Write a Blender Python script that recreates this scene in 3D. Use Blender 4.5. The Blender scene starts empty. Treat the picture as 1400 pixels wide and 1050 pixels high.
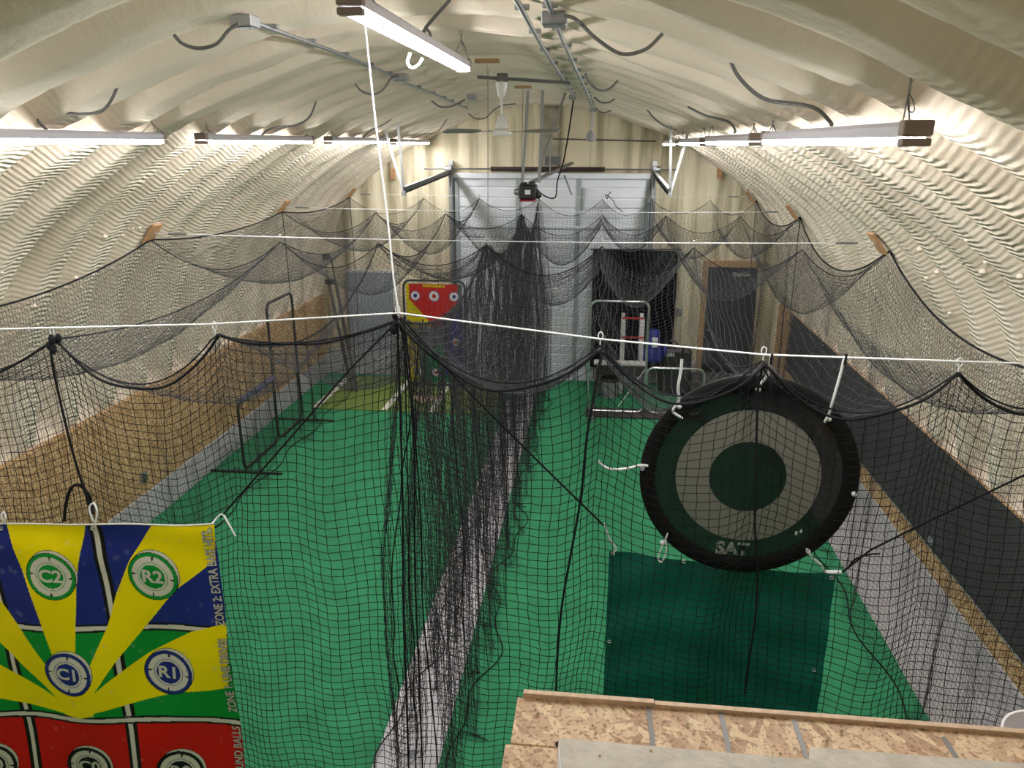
import bpy, math, random
import numpy as np
from mathutils import Vector, Matrix
random.seed(7); RNG = np.random.default_rng(5)
S = bpy.context.scene; COL = S.collection
pi = math.pi

# ------------------------------------------------------------------ camera
FPX, VX, VY, H = 1052.0, 825.0, 196.0, 4.5
PITCH = math.atan((525 - VY) / FPX); YAW = math.atan((VX - 700) / (FPX / math.cos(PITCH)))
FW = Vector((-math.sin(YAW) * math.cos(PITCH), math.cos(YAW) * math.cos(PITCH), -math.sin(PITCH)))
RT = Vector((math.cos(YAW), math.sin(YAW), 0)); UP = RT.cross(FW)
CAM = Vector((0, 0, H))
cd = bpy.data.cameras.new('camera'); cam = bpy.data.objects.new('camera', cd); COL.objects.link(cam)
cd.sensor_width = 36; cd.lens = 36 * FPX / 1400; cd.clip_start = 0.05; cd.clip_end = 100
cam.matrix_world = Matrix(((RT.x, UP.x, -FW.x, 0), (RT.y, UP.y, -FW.y, 0), (RT.z, UP.z, -FW.z, H), (0, 0, 0, 1)))
S.camera = cam

def at(x, y, ax, v):
    """point of the plane axis ax = v that shows at photo position x, y"""
    r = FW + RT * ((x - 700) / FPX) - UP * ((y - 525) / FPX)
    i = 'XYZ'.index(ax)
    return CAM + r * ((v - CAM[i]) / r[i])

# ------------------------------------------------------------------ room measures
XC = -1.03; HALF = 4.45; XL, XR = XC - HALF, XC + HALF; YB, YF = 14.73, -3.0
AP = [(0, 5.17), (0.55, 5.14), (1.1, 5.01), (2.1, 4.64), (3.0, 4.14), (3.75, 3.52), (4.22, 2.65), (4.45, 1.60)]
def _spl():
    x = [p[0] for p in AP]; z = [p[1] for p in AP]
    t = [0]
    for i in range(1, len(AP)): t.append(t[-1] + math.hypot(x[i] - x[i-1], z[i] - z[i-1]))
    def cr(p, i, f):
        p0 = p[i-1] if i > 0 else (-p[1] if p is x else p[1]); p1 = p[i]; p2 = p[i+1]; p3 = p[i+2] if i + 2 < len(p) else 2 * p[i+1] - p[i]
        return 0.5 * (2*p1 + (p2-p0)*f + (2*p0-5*p1+4*p2-p3)*f*f + (3*p1-p0-3*p2+p3)*f**3)
    out = []
    for i in range(len(AP) - 1):
        for k in range(9): out.append((cr(x, i, k / 9), cr(z, i, k / 9)))
    out.append(AP[-1]); return out
PROF = _spl()
PROF = [(-a, b) for a, b in PROF[:0:-1]] + PROF
def ceil_z(X):
    d = abs(X - XC)
    for (a, b), (c, e) in zip(PROF, PROF[1:]):
        if a <= d <= c: return b + (e - b) * (d - a) / max(c - a, 1e-6)
    return 1.6
PER = 0.64
def at_ceil(x, y, drop=.03):
    r = FW + RT * ((x - 700) / FPX) - UP * ((y - 525) / FPX); t = .5
    while t < 20:
        p = CAM + r * t
        if p.z > ceil_z(p.x) - drop: return p
        t += .01
    return CAM + r * 15
def corr(y):
    f = (y / PER) % 1.0
    t = abs(f - .5) * 2          # 0 valley .. 1 ridge
    t = min(max((t - .34) / .32, 0), 1)
    return .16 * (1 - t * t * (3 - 2 * t))

# ------------------------------------------------------------------ materials
def mat(name):
    m = bpy.data.materials.new(name); m.use_nodes = True
    nt = m.node_tree; return m, nt, nt.nodes['Principled BSDF']
def N(nt, t, **k):
    n = nt.nodes.new(t)
    for a, b in k.items(): setattr(n, a, b)
    return n
def plain(name, col, rough=.6, metal=0, spec=.5, noise=0, nscale=20, bump=0, bscale=60):
    m, nt, b = mat(name)
    b.inputs['Base Color'].default_value = (*col, 1); b.inputs['Roughness'].default_value = rough
    b.inputs['Metallic'].default_value = metal; b.inputs['Specular IOR Level'].default_value = spec
    if noise or bump:
        tc = N(nt, 'ShaderNodeTexCoord')
    if noise:
        n = N(nt, 'ShaderNodeTexNoise'); n.inputs['Scale'].default_value = nscale; n.inputs['Detail'].default_value = 6
        r = N(nt, 'ShaderNodeValToRGB')
        r.color_ramp.elements[0].position = .3; r.color_ramp.elements[1].position = .72
        r.color_ramp.elements[0].color = (*[c * (1 - noise) for c in col], 1)
        r.color_ramp.elements[1].color = (*[min(c * (1 + noise), 1) for c in col], 1)
        nt.links.new(tc.outputs['Object'], n.inputs['Vector']); nt.links.new(n.outputs['Fac'], r.inputs[0]); nt.links.new(r.outputs[0], b.inputs['Base Color'])
    if bump:
        n = N(nt, 'ShaderNodeTexNoise'); n.inputs['Scale'].default_value = bscale; n.inputs['Detail'].default_value = 4
        bp = N(nt, 'ShaderNodeBump'); bp.inputs['Strength'].default_value = bump; bp.inputs['Distance'].default_value = .01
        nt.links.new(tc.outputs['Object'], n.inputs['Vector']); nt.links.new(n.outputs['Fac'], bp.inputs['Height']); nt.links.new(bp.outputs[0], b.inputs['Normal'])
    return m
def mth(nt, op, a, b=None, c=None):
    n = N(nt, 'ShaderNodeMath', operation=op)
    for i, v in enumerate((a, b, c)):
        if v is None: continue
        if isinstance(v, (int, float)): n.inputs[i].default_value = v
        else: nt.links.new(v, n.inputs[i])
    return n.outputs[0]

def foam_mat():
    m, nt, b = mat('spray_foam'); b.inputs['Roughness'].default_value = .75; b.inputs['Specular IOR Level'].default_value = .25
    uv = N(nt, 'ShaderNodeUVMap', uv_map='arc'); sp = N(nt, 'ShaderNodeSeparateXYZ'); nt.links.new(uv.outputs[0], sp.inputs[0])
    s, y = sp.outputs[0], sp.outputs[1]      # s = arc length from crown in metres, y = depth
    n1 = N(nt, 'ShaderNodeTexNoise'); n1.inputs['Scale'].default_value = 1.6; n1.inputs['Detail'].default_value = 3; nt.links.new(uv.outputs[0], n1.inputs['Vector'])
    n2 = N(nt, 'ShaderNodeTexNoise'); n2.inputs['Scale'].default_value = 16; n2.inputs['Detail'].default_value = 5; nt.links.new(uv.outputs[0], n2.inputs['Vector'])
    # sagging ripples: bands across the arc, V-shaped over each rib
    tri = mth(nt, 'PINGPONG', mth(nt, 'MULTIPLY', y, 1 / PER), .5)
    ph = mth(nt, 'ADD', mth(nt, 'ADD', mth(nt, 'MULTIPLY', s, 1.0), mth(nt, 'MULTIPLY', tri, .12)), mth(nt, 'MULTIPLY', n1.outputs[0], .09))
    ph = mth(nt, 'ADD', ph, mth(nt, 'MULTIPLY', n2.outputs[0], .016))
    w = mth(nt, 'SINE', mth(nt, 'MULTIPLY', ph, 2 * pi / .048))
    w = mth(nt, 'ADD', mth(nt, 'MULTIPLY', w, .5), .5)
    side = mth(nt, 'SMOOTH_MIN', mth(nt, 'MULTIPLY', mth(nt, 'MAXIMUM', mth(nt, 'SUBTRACT', mth(nt, 'ABSOLUTE', s), 1.7), 0.0), .9), 1.0, .3)
    flank = mth(nt, 'SINE', mth(nt, 'MULTIPLY', y, 2 * pi / PER))
    flank = mth(nt, 'ADD', mth(nt, 'MULTIPLY', flank, .30), .60)
    amp = mth(nt, 'MULTIPLY', mth(nt, 'MULTIPLY', side, flank), mth(nt, 'MULTIPLY', n1.outputs[0], 2.0))
    h = mth(nt, 'ADD', mth(nt, 'MULTIPLY', w, amp), mth(nt, 'MULTIPLY', n2.outputs[0], .9))
    bp = N(nt, 'ShaderNodeBump'); bp.inputs['Strength'].default_value = .8; bp.inputs['Distance'].default_value = .014
    nt.links.new(h, bp.inputs['Height']); nt.links.new(bp.outputs[0], b.inputs['Normal'])
    r = N(nt, 'ShaderNodeValToRGB'); e = r.color_ramp.elements
    e[0].position = .3; e[0].color = (.69, .59, .47, 1); e[1].position = .7; e[1].color = (.84, .74, .62, 1)
    n3 = N(nt, 'ShaderNodeTexNoise'); n3.inputs['Scale'].default_value = .9; n3.inputs['Detail'].default_value = 6; nt.links.new(uv.outputs[0], n3.inputs['Vector'])
    nt.links.new(n3.outputs[0], r.inputs[0]); nt.links.new(r.outputs[0], b.inputs['Base Color'])
    return m
def backwall_mat():
    m, nt, b = mat('foam_end_wall'); b.inputs['Roughness'].default_value = .8
    tc = N(nt, 'ShaderNodeTexCoord'); mp = N(nt, 'ShaderNodeMapping'); mp.inputs['Scale'].default_value = (5.5, 1, .35)
    nt.links.new(tc.outputs['Object'], mp.inputs[0])
    n = N(nt, 'ShaderNodeTexNoise'); n.inputs['Scale'].default_value = 1.0; n.inputs['Detail'].default_value = 5; nt.links.new(mp.outputs[0], n.inputs['Vector'])
    r = N(nt, 'ShaderNodeValToRGB'); e = r.color_ramp.elements
    e[0].position = .33; e[0].color = (.44, .39, .26, 1); e[1].position = .52; e[1].color = (.80, .72, .54, 1)
    nt.links.new(n.outputs[0], r.inputs[0]); nt.links.new(r.outputs[0], b.inputs['Base Color'])
    n2 = N(nt, 'ShaderNodeTexNoise'); n2.inputs['Scale'].default_value = 14; nt.links.new(tc.outputs['Object'], n2.inputs['Vector'])
    bp = N(nt, 'ShaderNodeBump'); bp.inputs['Strength'].default_value = .5; bp.inputs['Distance'].default_value = .02
    nt.links.new(n2.outputs[0], bp.inputs['Height']); nt.links.new(bp.outputs[0], b.inputs['Normal'])
    return m
def osb_mat(name, dark, mid, light, scale=1.0, plane='XY'):
    m, nt, b = mat(name); b.inputs['Roughness'].default_value = .7
    tc = N(nt, 'ShaderNodeTexCoord'); outs = []
    rots = ((0.3, .12), (1.25, .5), (-.7, .9), (2.2, .3))
    prev = None
    for i, (a, sd) in enumerate(rots):
        mp = N(nt, 'ShaderNodeMapping')
        mp.inputs['Location'].default_value = (sd * 7, sd * 3, sd)
        mp.inputs['Rotation'].default_value = (0, 0, a) if plane == 'XY' else (a, 0, 0)
        k = (.075 / scale, .021 / scale, 1) if plane == 'XY' else (1, .10 / scale, .026 / scale)
        mp.inputs['Scale'].default_value = k
        mp.vector_type = 'TEXTURE'
        nt.links.new(tc.outputs['Object'], mp.inputs[0])
        v = N(nt, 'ShaderNodeTexVoronoi'); v.inputs['Scale'].default_value = 1; nt.links.new(mp.outputs[0], v.inputs['Vector'])
        sc = N(nt, 'ShaderNodeSeparateColor'); nt.links.new(v.outputs['Color'], sc.inputs[0])
        outs.append(sc.outputs)
    val = outs[0][0]
    for i in range(1, 4):
        sel = mth(nt, 'GREATER_THAN', outs[i][1], .55)
        mx = N(nt, 'ShaderNodeMix'); mx.data_type = 'FLOAT'
        nt.links.new(sel, mx.inputs[0]); nt.links.new(val, mx.inputs[2]); nt.links.new(outs[i][0], mx.inputs[3]); val = mx.outputs[0]
    r = N(nt, 'ShaderNodeValToRGB'); r.color_ramp.elements[0].color = (*dark, 1); r.color_ramp.elements[0].position = .0
    r.color_ramp.elements[1].color = (*light, 1); r.color_ramp.elements[1].position = .95
    e = r.color_ramp.elements.new(.45); e.color = (*mid, 1)
    nt.links.new(val, r.inputs[0])
    n = N(nt, 'ShaderNodeTexNoise'); n.inputs['Scale'].default_value = 90 * scale; n.inputs['Detail'].default_value = 3; nt.links.new(tc.outputs['Object'], n.inputs['Vector'])
    r2 = N(nt, 'ShaderNodeValToRGB'); r2.color_ramp.elements[0].position = .36; r2.color_ramp.elements[0].color = (.45, .36, .3, 1); r2.color_ramp.elements[1].position = .46; r2.color_ramp.elements[1].color = (1, 1, 1, 1)
    nt.links.new(n.outputs[0], r2.inputs[0])
    mm = N(nt, 'ShaderNodeMix'); mm.data_type = 'RGBA'; mm.blend_type = 'MULTIPLY'; mm.inputs[0].default_value = .8
    nt.links.new(r.outputs[0], mm.inputs[6]); nt.links.new(r2.outputs[0], mm.inputs[7]); nt.links.new(mm.outputs[2], b.inputs['Base Color'])
    bp = N(nt, 'ShaderNodeBump'); bp.inputs['Strength'].default_value = .35; bp.inputs['Distance'].default_value = .003
    nt.links.new(val, bp.inputs['Height']); nt.links.new(bp.outputs[0], b.inputs['Normal'])
    return m
def emit(name, col, st):
    m = bpy.data.materials.new(name); m.use_nodes = True; nt = m.node_tree; nt.nodes.clear()
    o = N(nt, 'ShaderNodeOutputMaterial'); e = N(nt, 'ShaderNodeEmission'); e.inputs[0].default_value = (*col, 1); e.inputs[1].default_value = st
    nt.links.new(e.outputs[0], o.inputs[0]); return m
def mesh_cloth(name, col, see):
    m, nt, b = mat(name); b.inputs['Base Color'].default_value = (*col, 1); b.inputs['Roughness'].default_value = .9; b.inputs['Specular IOR Level'].default_value = .1
    tr = N(nt, 'ShaderNodeBsdfTransparent'); mx = N(nt, 'ShaderNodeMixShader'); mx.inputs[0].default_value = see
    nt.links.new(b.outputs[0], mx.inputs[1]); nt.links.new(tr.outputs[0], mx.inputs[2])
    nt.links.new(mx.outputs[0], nt.nodes['Material Output'].inputs[0]); return m
def vcol_mat(name, attr):
    m, nt, b = mat(name); b.inputs['Roughness'].default_value = .5; b.inputs['Specular IOR Level'].default_value = .15
    a = N(nt, 'ShaderNodeAttribute', attribute_name=attr); nt.links.new(a.outputs['Color'], b.inputs['Base Color']); return m

M = dict(
    foam=foam_mat(), back=backwall_mat(),
    concrete=plain('concrete', (.44, .42, .43), .85, noise=.16, nscale=5, bump=.3),
    curb=plain('painted_curb', (.50, .48, .50), .8, noise=.16, nscale=4, bump=.3),
    strip=plain('pale_concrete', (.55, .53, .57), .8, noise=.2, nscale=4, bump=.2),
    turf=plain('green_turf', (.040, .255, .12), .85, spec=.2, noise=.16, nscale=3.5, bump=.8, bscale=160),
    mat_olive=plain('olive_turf', (.15, .22, .055), .9, spec=.2, noise=.1, nscale=40, bump=.5, bscale=160),
    white_line=plain('white_line', (.72, .72, .66), .7, noise=.08),
    plate=plain('plate_rubber', (.62, .42, .30), .7),
    osb=osb_mat('osb_wall', (.36, .20, .085), (.54, .34, .16), (.70, .50, .28), 1.0, 'YZ'),
    osb_deck=osb_mat('osb_deck', (.52, .31, .19), (.74, .51, .33), (.90, .70, .46), 1.0, 'XY'),
    plywood=plain('plywood_edge', (.74, .54, .38), .7, noise=.15, nscale=60),
    lumber=plain('lumber', (.50, .32, .16), .7, noise=.15, nscale=12),
    block=plain('wood_block', (.44, .25, .12), .7, noise=.2, nscale=25),
    rubber=plain('black_rubber', (.040, .041, .044), .8, noise=.25, nscale=3, bump=.2),
    black=plain('black_steel', (.016, .015, .015), .45),
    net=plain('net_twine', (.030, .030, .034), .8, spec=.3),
    net_lit=plain('net_twine_lit', (.06, .06, .065), .8, spec=.3),  # paler twine copy: lamplight on the netting put into its colour
    rope=plain('black_rope', (.010, .010, .012), .85, spec=.2),
    cord=plain('white_cord', (.75, .75, .76), .6),
    steel=plain('galvanised_steel', (.34, .35, .36), .42, metal=.8, noise=.1),
    steel_d=plain('dull_steel', (.16, .16, .16), .5, metal=.7),
    chrome=plain('chrome_tube', (.70, .70, .72), .25, metal=.9),
    cable=plain('armoured_cable', (.16, .155, .15), .6, metal=.3, bump=.6, bscale=150),
    housing=plain('fixture_housing', (.55, .53, .58), .5),
    endcap=plain('fixture_end', (.26, .20, .17), .6),
    tube=emit('led_tube', (1.0, .985, .97), 30.0),
    white=plain('white_enamel', (.74, .74, .70), .4),
    blade=plain('fan_blade', (.30, .30, .27), .4),
    gold=plain('pale_gold', (.85, .75, .35), .3),
    spring=plain('torsion_spring', (.05, .028, .024), .5),
    door=plain('door_steel', (.74, .77, .83), .45, noise=.05, nscale=3),
    stile=plain('door_stile', (.34, .38, .39), .5),
    person_door=plain('dark_door', (.045, .045, .055), .6, noise=.1),
    curtain=plain('black_curtain', (.003, .003, .005), .95, spec=.05, noise=.2, nscale=2),
    corrugated=plain('blue_grey_metal', (.36, .39, .45), .5, noise=.1, nscale=2),
    red=plain('red', (.60, .03, .03), .5), blue=plain('blue', (.02, .03, .24), .45), yellow=plain('yellow', (.75, .60, .01), .5),
    green=plain('green', (.02, .26, .10), .5), pad=plain('blue_pad', (.07, .08, .17), .6, bump=.3),
    red_unit=plain('red_strip', (.26, .005, .03), .4), label=plain('paper_label', (.7, .7, .68), .6),
    tarp=plain('green_tarp', (.004, .14, .10), .42, spec=.45, noise=.2, nscale=2.5),
    rim=plain('black_rim', (.006, .006, .006), .7, spec=.2),
    disc_dark=mesh_cloth('dark_screen', (.014, .016, .015), .25),
    disc_light=mesh_cloth('pale_screen', (.24, .23, .20), .14),
    disc_mark=mesh_cloth('pale_print', (.34, .34, .32), .15),
    tape=plain('grey_tape', (.26, .25, .25), .5),
    greycover=plain('dusty_grey_cover', (.68, .62, .54), .7, noise=.14, nscale=12, bump=.4, bscale=40),
    plastic=plain('white_plastic', (.78, .77, .80), .4), bucket_in=plain('bucket_inside', (.55, .45, .42), .6),
    grey_box=plain('grey_box', (.17, .20, .21), .5), greyplastic=plain('grey_plastic', (.30, .30, .31), .6),
    hole=plain('dark_hole', (.02, .012, .008), 1.0), banner=vcol_mat('vinyl_print', 'print'), target=vcol_mat('target_print', 'print'),
    ivory=plain('ivory_print', (.60, .57, .48), .5), crumb=plain('foam_crumb', (.66, .55, .38), .9),
    greyblack=plain('grey_black_letter', (.10, .10, .12), .6), mound=plain('dark_mat', (.055, .05, .048), .9, noise=.3, nscale=4),
)

# ------------------------------------------------------------------ mesh helpers
class MB:
    def __init__(s): s.v = []; s.f = []; s.sm = []
    def add(s, vs, fs, smooth=False):
        o = len(s.v); s.v += [tuple(v) for v in vs]; s.f += [tuple(i + o for i in f) for f in fs]; s.sm += [smooth] * len(fs); return s
    def box(s, a, b, bev=0.0):
        x0, x1 = sorted((a[0], b[0])); y0, y1 = sorted((a[1], b[1])); z0, z1 = sorted((a[2], b[2]))
        if bev <= 0:
            vs = [(x, y, z) for x in (x0, x1) for y in (y0, y1) for z in (z0, z1)]
            return s.add(vs, [(0, 1, 3, 2), (4, 6, 7, 5), (0, 4, 5, 1), (2, 3, 7, 6), (0, 2, 6, 4), (1, 5, 7, 3)])
        c = [(x0+bev, y0), (x1-bev, y0), (x1, y0+bev), (x1, y1-bev), (x1-bev, y1), (x0+bev, y1), (x0, y1-bev), (x0, y0+bev)]
        ci = [(x0+2*bev, y0+bev), (x1-2*bev, y0+bev), (x1-bev, y0+2*bev), (x1-bev, y1-2*bev), (x1-2*bev, y1-bev), (x0+2*bev, y1-bev), (x0+bev, y1-2*bev), (x0+bev, y0+2*bev)]
        rings = [(ci, z0), (c, z0 + bev), (c, z1 - bev), (ci, z1)]
        vs = [(x, y, z) for r, z in rings for x, y in r]
        fs = [tuple(range(7, -1, -1)), tuple(range(24, 32))]
        for k in range(3):
            for i in range(8): j = (i + 1) % 8; fs.append((k*8+i, k*8+j, k*8+8+j, k*8+8+i))
        return s.add(vs, fs)
    def beam(s, a, b, w, h, up=(0, 0, 1)):
        a, b = Vector(a), Vector(b); d = (b - a).normalized(); u = Vector(up)
        if abs(d.dot(u)) > .98: u = Vector((0, 1, 0))
        r = d.cross(u).normalized(); u = r.cross(d)
        vs = [p + r * sx * w / 2 + u * sz * h / 2 for p in (a, b) for sx in (-1, 1) for sz in (-1, 1)]
        return s.add(vs, [(0, 1, 3, 2), (4, 6, 7, 5), (0, 4, 5, 1), (2, 3, 7, 6), (0, 2, 6, 4), (1, 5, 7, 3)])
    def tube(s, pts, r, n=8, closed=False, cap=True):
        P = [Vector(p) for p in pts]; L = len(P); vs = []; u = None
        for i in range(L):
            a = P[(i - 1) % L] if closed or i else P[0]; b = P[(i + 1) % L] if closed or i < L - 1 else P[-1]
            t = (b - a).normalized()
            if u is None:
                u = t.cross(Vector((0, 0, 1)));
                if u.length < .05: u = t.cross(Vector((0, 1, 0)))
            u = (u - t * u.dot(t)).normalized(); w = t.cross(u)
            rr = r[i] if isinstance(r, (list, tuple)) else r
            vs += [P[i] + (u * math.cos(2*pi*k/n) + w * math.sin(2*pi*k/n)) * rr for k in range(n)]
        fs = []
        for i in range(L if closed else L - 1):
            j = (i + 1) % L
            for k in range(n): q = (k + 1) % n; fs.append((i*n+k, i*n+q, j*n+q, j*n+k))
        s.add(vs, fs, True)
        if cap and not closed:
            s.add(vs[:n], [tuple(range(n))[::-1]]); s.add(vs[-n:], [tuple(range(n))])
        return s
    def lathe(s, c, prof, n=24, axis='Z'):
        vs = []
        for r, h in prof:
            for k in range(n):
                a = 2*pi*k/n; x, y = r*math.cos(a), r*math.sin(a)
                vs.append((c[0]+x, c[1]+y, c[2]+h) if axis == 'Z' else ((c[0]+x, c[1]+h, c[2]+y) if axis == 'Y' else (c[0]+h, c[1]+x, c[2]+y)))
        fs = []
        for i in range(len(prof) - 1):
            for k in range(n): q = (k+1) % n; fs.append((i*n+k, i*n+q, (i+1)*n+q, (i+1)*n+k))
        fs.append(tuple(range(n))[::-1]); o = (len(prof)-1)*n; fs.append(tuple(range(o, o+n)))
        return s.add(vs, fs, True)
    def prism(s, poly, fn, d0, d1):
        """poly in 2D, fn(u, v, d) -> 3D"""
        n = len(poly); vs = [fn(u, v, d0) for u, v in poly] + [fn(u, v, d1) for u, v in poly]
        fs = [tuple(range(n))[::-1], tuple(range(n, 2*n))] + [(i, (i+1) % n, n+(i+1) % n, n+i) for i in range(n)]
        return s.add(vs, fs)
    def build(s, name, m, parent=None, loc=None):
        me = bpy.data.meshes.new(name); org = Vector(loc) if loc is not None else Vector((0, 0, 0))
        base = Vector(parent['_at']) if parent is not None and '_at' in parent.keys() else Vector((0, 0, 0))
        o = org if parent is None else base
        me.from_pydata([tuple(Vector(v) - o) for v in s.v], [], s.f)
        me.polygons.foreach_set('use_smooth', s.sm); me.update()
        if any(s.sm):
            try: me.set_sharp_from_angle(angle=math.radians(40))
            except Exception: pass
        return link(name, me, m, parent, org)
def link(name, me, m, parent=None, loc=(0, 0, 0)):
    me.materials.append(m if not isinstance(m, str) else M[m])
    o = bpy.data.objects.new(name, me); COL.objects.link(o)
    if parent is not None: o.parent = parent; o['_at'] = tuple(parent['_at']) if '_at' in parent.keys() else (0., 0., 0.)
    else: o.location = loc; o['_at'] = tuple(loc)
    return o
def B(name, m, parent=None, loc=None):      # short way: MB bound to a name
    return MB()
def thing(name, label, cat, loc=(0, 0, 0), group=None):
    o = bpy.data.objects.new(name, None); COL.objects.link(o); o.location = loc; o['_at'] = tuple(float(c) for c in loc)
    o.empty_display_size = .1; return tag(o, label, cat, group)
def tag(o, label=None, cat=None, group=None, kind=None):
    if label: o['label'] = label
    if cat: o['category'] = cat
    if group: o['group'] = group
    if kind: o['kind'] = kind
    return o
def struct(name, mb, m): return tag(mb.build(name, m), kind='structure')
def copy_tree(o, parent=None):
    c = o.copy(); COL.objects.link(c)
    if parent is not None: c.parent = parent
    for ch in [x for x in bpy.data.objects if x.parent == o]: copy_tree(ch, c)
    return c
def raw_mesh(name, V, F, smooth=False):
    """numpy verts (n,3) and faces (m,4)"""
    me = bpy.data.meshes.new(name); k = F.shape[1]
    me.vertices.add(len(V)); me.vertices.foreach_set('co', np.ascontiguousarray(V, np.float32).ravel())
    me.loops.add(F.size); me.loops.foreach_set('vertex_index', np.ascontiguousarray(F, np.int32).ravel())
    me.polygons.add(len(F)); me.polygons.foreach_set('loop_start', np.arange(0, F.size, k, dtype=np.int32))
    if smooth: me.polygons.foreach_set('use_smooth', np.ones(len(F), bool))
    me.update(calc_edges=True); return me
def threads(P, r):
    """3-sided tubes along the first index of P (n, m, 3)"""
    n, m, _ = P.shape
    t = np.gradient(P, axis=0); t /= np.linalg.norm(t, axis=2, keepdims=True) + 1e-9
    ref = np.array([.31, .57, .76]); a = np.cross(t, ref); a /= np.linalg.norm(a, axis=2, keepdims=True) + 1e-9
    b = np.cross(t, a)
    V = np.stack([P + r * (math.cos(2*pi*k/3) * a + math.sin(2*pi*k/3) * b) for k in range(3)], axis=2)   # n,m,3,3
    idx = np.arange(n * m * 3).reshape(n, m, 3)
    F = []
    for k in range(3):
        q = (k + 1) % 3
        F.append(np.stack([idx[:-1, :, k], idx[:-1, :, q], idx[1:, :, q], idx[1:, :, k]], axis=-1).reshape(-1, 4))
    return V.reshape(-1, 3), np.concatenate(F)
def net(name, P, r, m, parent):
    V1, F1 = threads(P, r); V2, F2 = threads(np.swapaxes(P, 0, 1).copy(), r)
    me = raw_mesh(name, np.concatenate([V1, V2]), np.concatenate([F1, F2 + len(V1)]), True)
    return link(name, me, m, parent)
def sag(a, b, d, n=14):
    a, b = Vector(a), Vector(b); return [a.lerp(b, i/n) - Vector((0, 0, d * 4 * (i/n) * (1 - i/n))) for i in range(n + 1)]
def smooth_path(pts, k=6):
    P = [Vector(p) for p in pts]; out = []
    for i in range(len(P) - 1):
        p0 = P[i-1] if i else P[0]*2 - P[1]; p1, p2 = P[i], P[i+1]; p3 = P[i+2] if i + 2 < len(P) else p2*2 - p1
        for q in range(k):
            f = q/k; out.append(0.5*(2*p1+(p2-p0)*f+(2*p0-5*p1+4*p2-p3)*f*f+(3*p1-p0-3*p2+p3)*f**3))
    out.append(P[-1]); return out
def text_mesh(s, size, font_extrude=0.0, bold=0.0):
    cu = bpy.data.curves.new('lettering', 'FONT'); cu.body = s; cu.size = size; cu.align_x = 'CENTER'; cu.align_y = 'CENTER'
    cu.offset = bold; cu.resolution_u = 4
    o = bpy.data.objects.new('lettering', cu); COL.objects.link(o)
    dg = bpy.context.evaluated_depsgraph_get(); me = bpy.data.meshes.new_from_object(o.evaluated_get(dg))
    bpy.data.objects.remove(o); bpy.data.curves.remove(cu); return me
def place_text(s, size, fn, m, parent, rot=0.0, cx=0.0, cy=0.0, bold=.0, name='lettering', sx=1.0):
    me = text_mesh(s, size, bold=bold); c, sn = math.cos(rot), math.sin(rot)
    base = Vector(parent['_at'])
    for v in me.vertices:
        x, y = v.co.x * sx, v.co.y
        v.co = Vector(fn(cx + x*c - y*sn, cy + x*sn + y*c)) - base
    me.materials.clear(); return link(name, me, m, parent)

# ------------------------------------------------------------------ shell of the building
def shell():
    ys = np.arange(YF, YB + .001, .04); n, k = len(ys), len(PROF)
    P = np.array(PROF); T = np.gradient(P, axis=0); T /= np.linalg.norm(T, axis=1, keepdims=True)
    Nn = np.stack([-T[:, 1], T[:, 0]], 1)          # outward
    Nn *= np.sign((Nn * (P - np.array([0, 1.5]))).sum(1, keepdims=True))
    # finer profile
    seg = np.concatenate([[0], np.cumsum(np.linalg.norm(np.diff(P, axis=0), axis=1))]); tot = seg[-1]
    s = np.linspace(0, tot, 190); PX = np.interp(s, seg, P[:, 0]); PZ = np.interp(s, seg, P[:, 1]); NX = np.interp(s, seg, Nn[:, 0]); NZ = np.interp(s, seg, Nn[:, 1])
    c = np.array([corr(y) for y in ys])
    ph = RNG.uniform(0, 2*pi, 8)
    S2, Y2 = np.meshgrid(s, ys, indexing='ij')
    lump = sum(np.sin(S2 * a + ph[i]) * np.sin(Y2 * b + ph[-i-1]) for i, (a, b) in enumerate(((2.1, 3.3), (4.7, 5.9), (7.7, 2.3), (1.3, 9.1)))) * .007
    lump += RNG.normal(0, .0022, S2.shape)
    off = c[None, :] * (1 + .0 * S2) + lump
    fade = np.clip(np.minimum(s, tot - s) / .12, 0, 1)[:, None]
    off = off * fade + .03 * (1 - fade)
    X = XC + PX[:, None] + NX[:, None] * off; Z = PZ[:, None] + NZ[:, None] * off
    V = np.stack([X, Y2, Z], -1).reshape(-1, 3); idx = np.arange(len(s) * n).reshape(len(s), n)
    F = np.stack([idx[:-1, :-1], idx[:-1, 1:], idx[1:, 1:], idx[1:, :-1]], -1).reshape(-1, 4)
    me = raw_mesh('ceiling', V, F, True)
    uv = me.uv_layers.new(name='arc'); fl = F.ravel()
    U = np.stack([(S2 - tot / 2).ravel()[fl], Y2.ravel()[fl]], -1).astype(np.float32); uv.data.foreach_set('uv', U.ravel())
    tag(link('ceiling', me, 'foam'), kind='structure')
shell()
def end_wall(name, y, sgn, m):
    nx, nz = 230, 60; xs = np.linspace(XL - .3, XR + .3, nx)
    V = []; hz = [ceil_z(x) + .25 for x in xs]
    cz = []
    for i, x in enumerate(xs):
        f = (x / .46) % 1; t = abs(f - .5) * 2; t = min(max((t - .25) / .35, 0), 1); d = .05 * (t * t * (3 - 2*t))
        for j in range(nz):
            z = -.05 + (hz[i] + .05) * j / (nz - 1); V.append((x, y + sgn * d + .006 * math.sin(x*17 + z*5) , z))
    V = np.array(V); idx = np.arange(nx * nz).reshape(nx, nz)
    F = np.stack([idx[:-1, :-1], idx[1:, :-1], idx[1:, 1:], idx[:-1, 1:]], -1).reshape(-1, 4)
    tag(link(name, raw_mesh(name, V, F, True), m), kind='structure')
end_wall('wall_back', YB, 1, 'back'); end_wall('wall_front', YF, -1, 'back')
struct('floor', MB().box((XL - .3, YF, -.12), (XR + .3, YB + .2, 0)), 'concrete')
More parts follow.
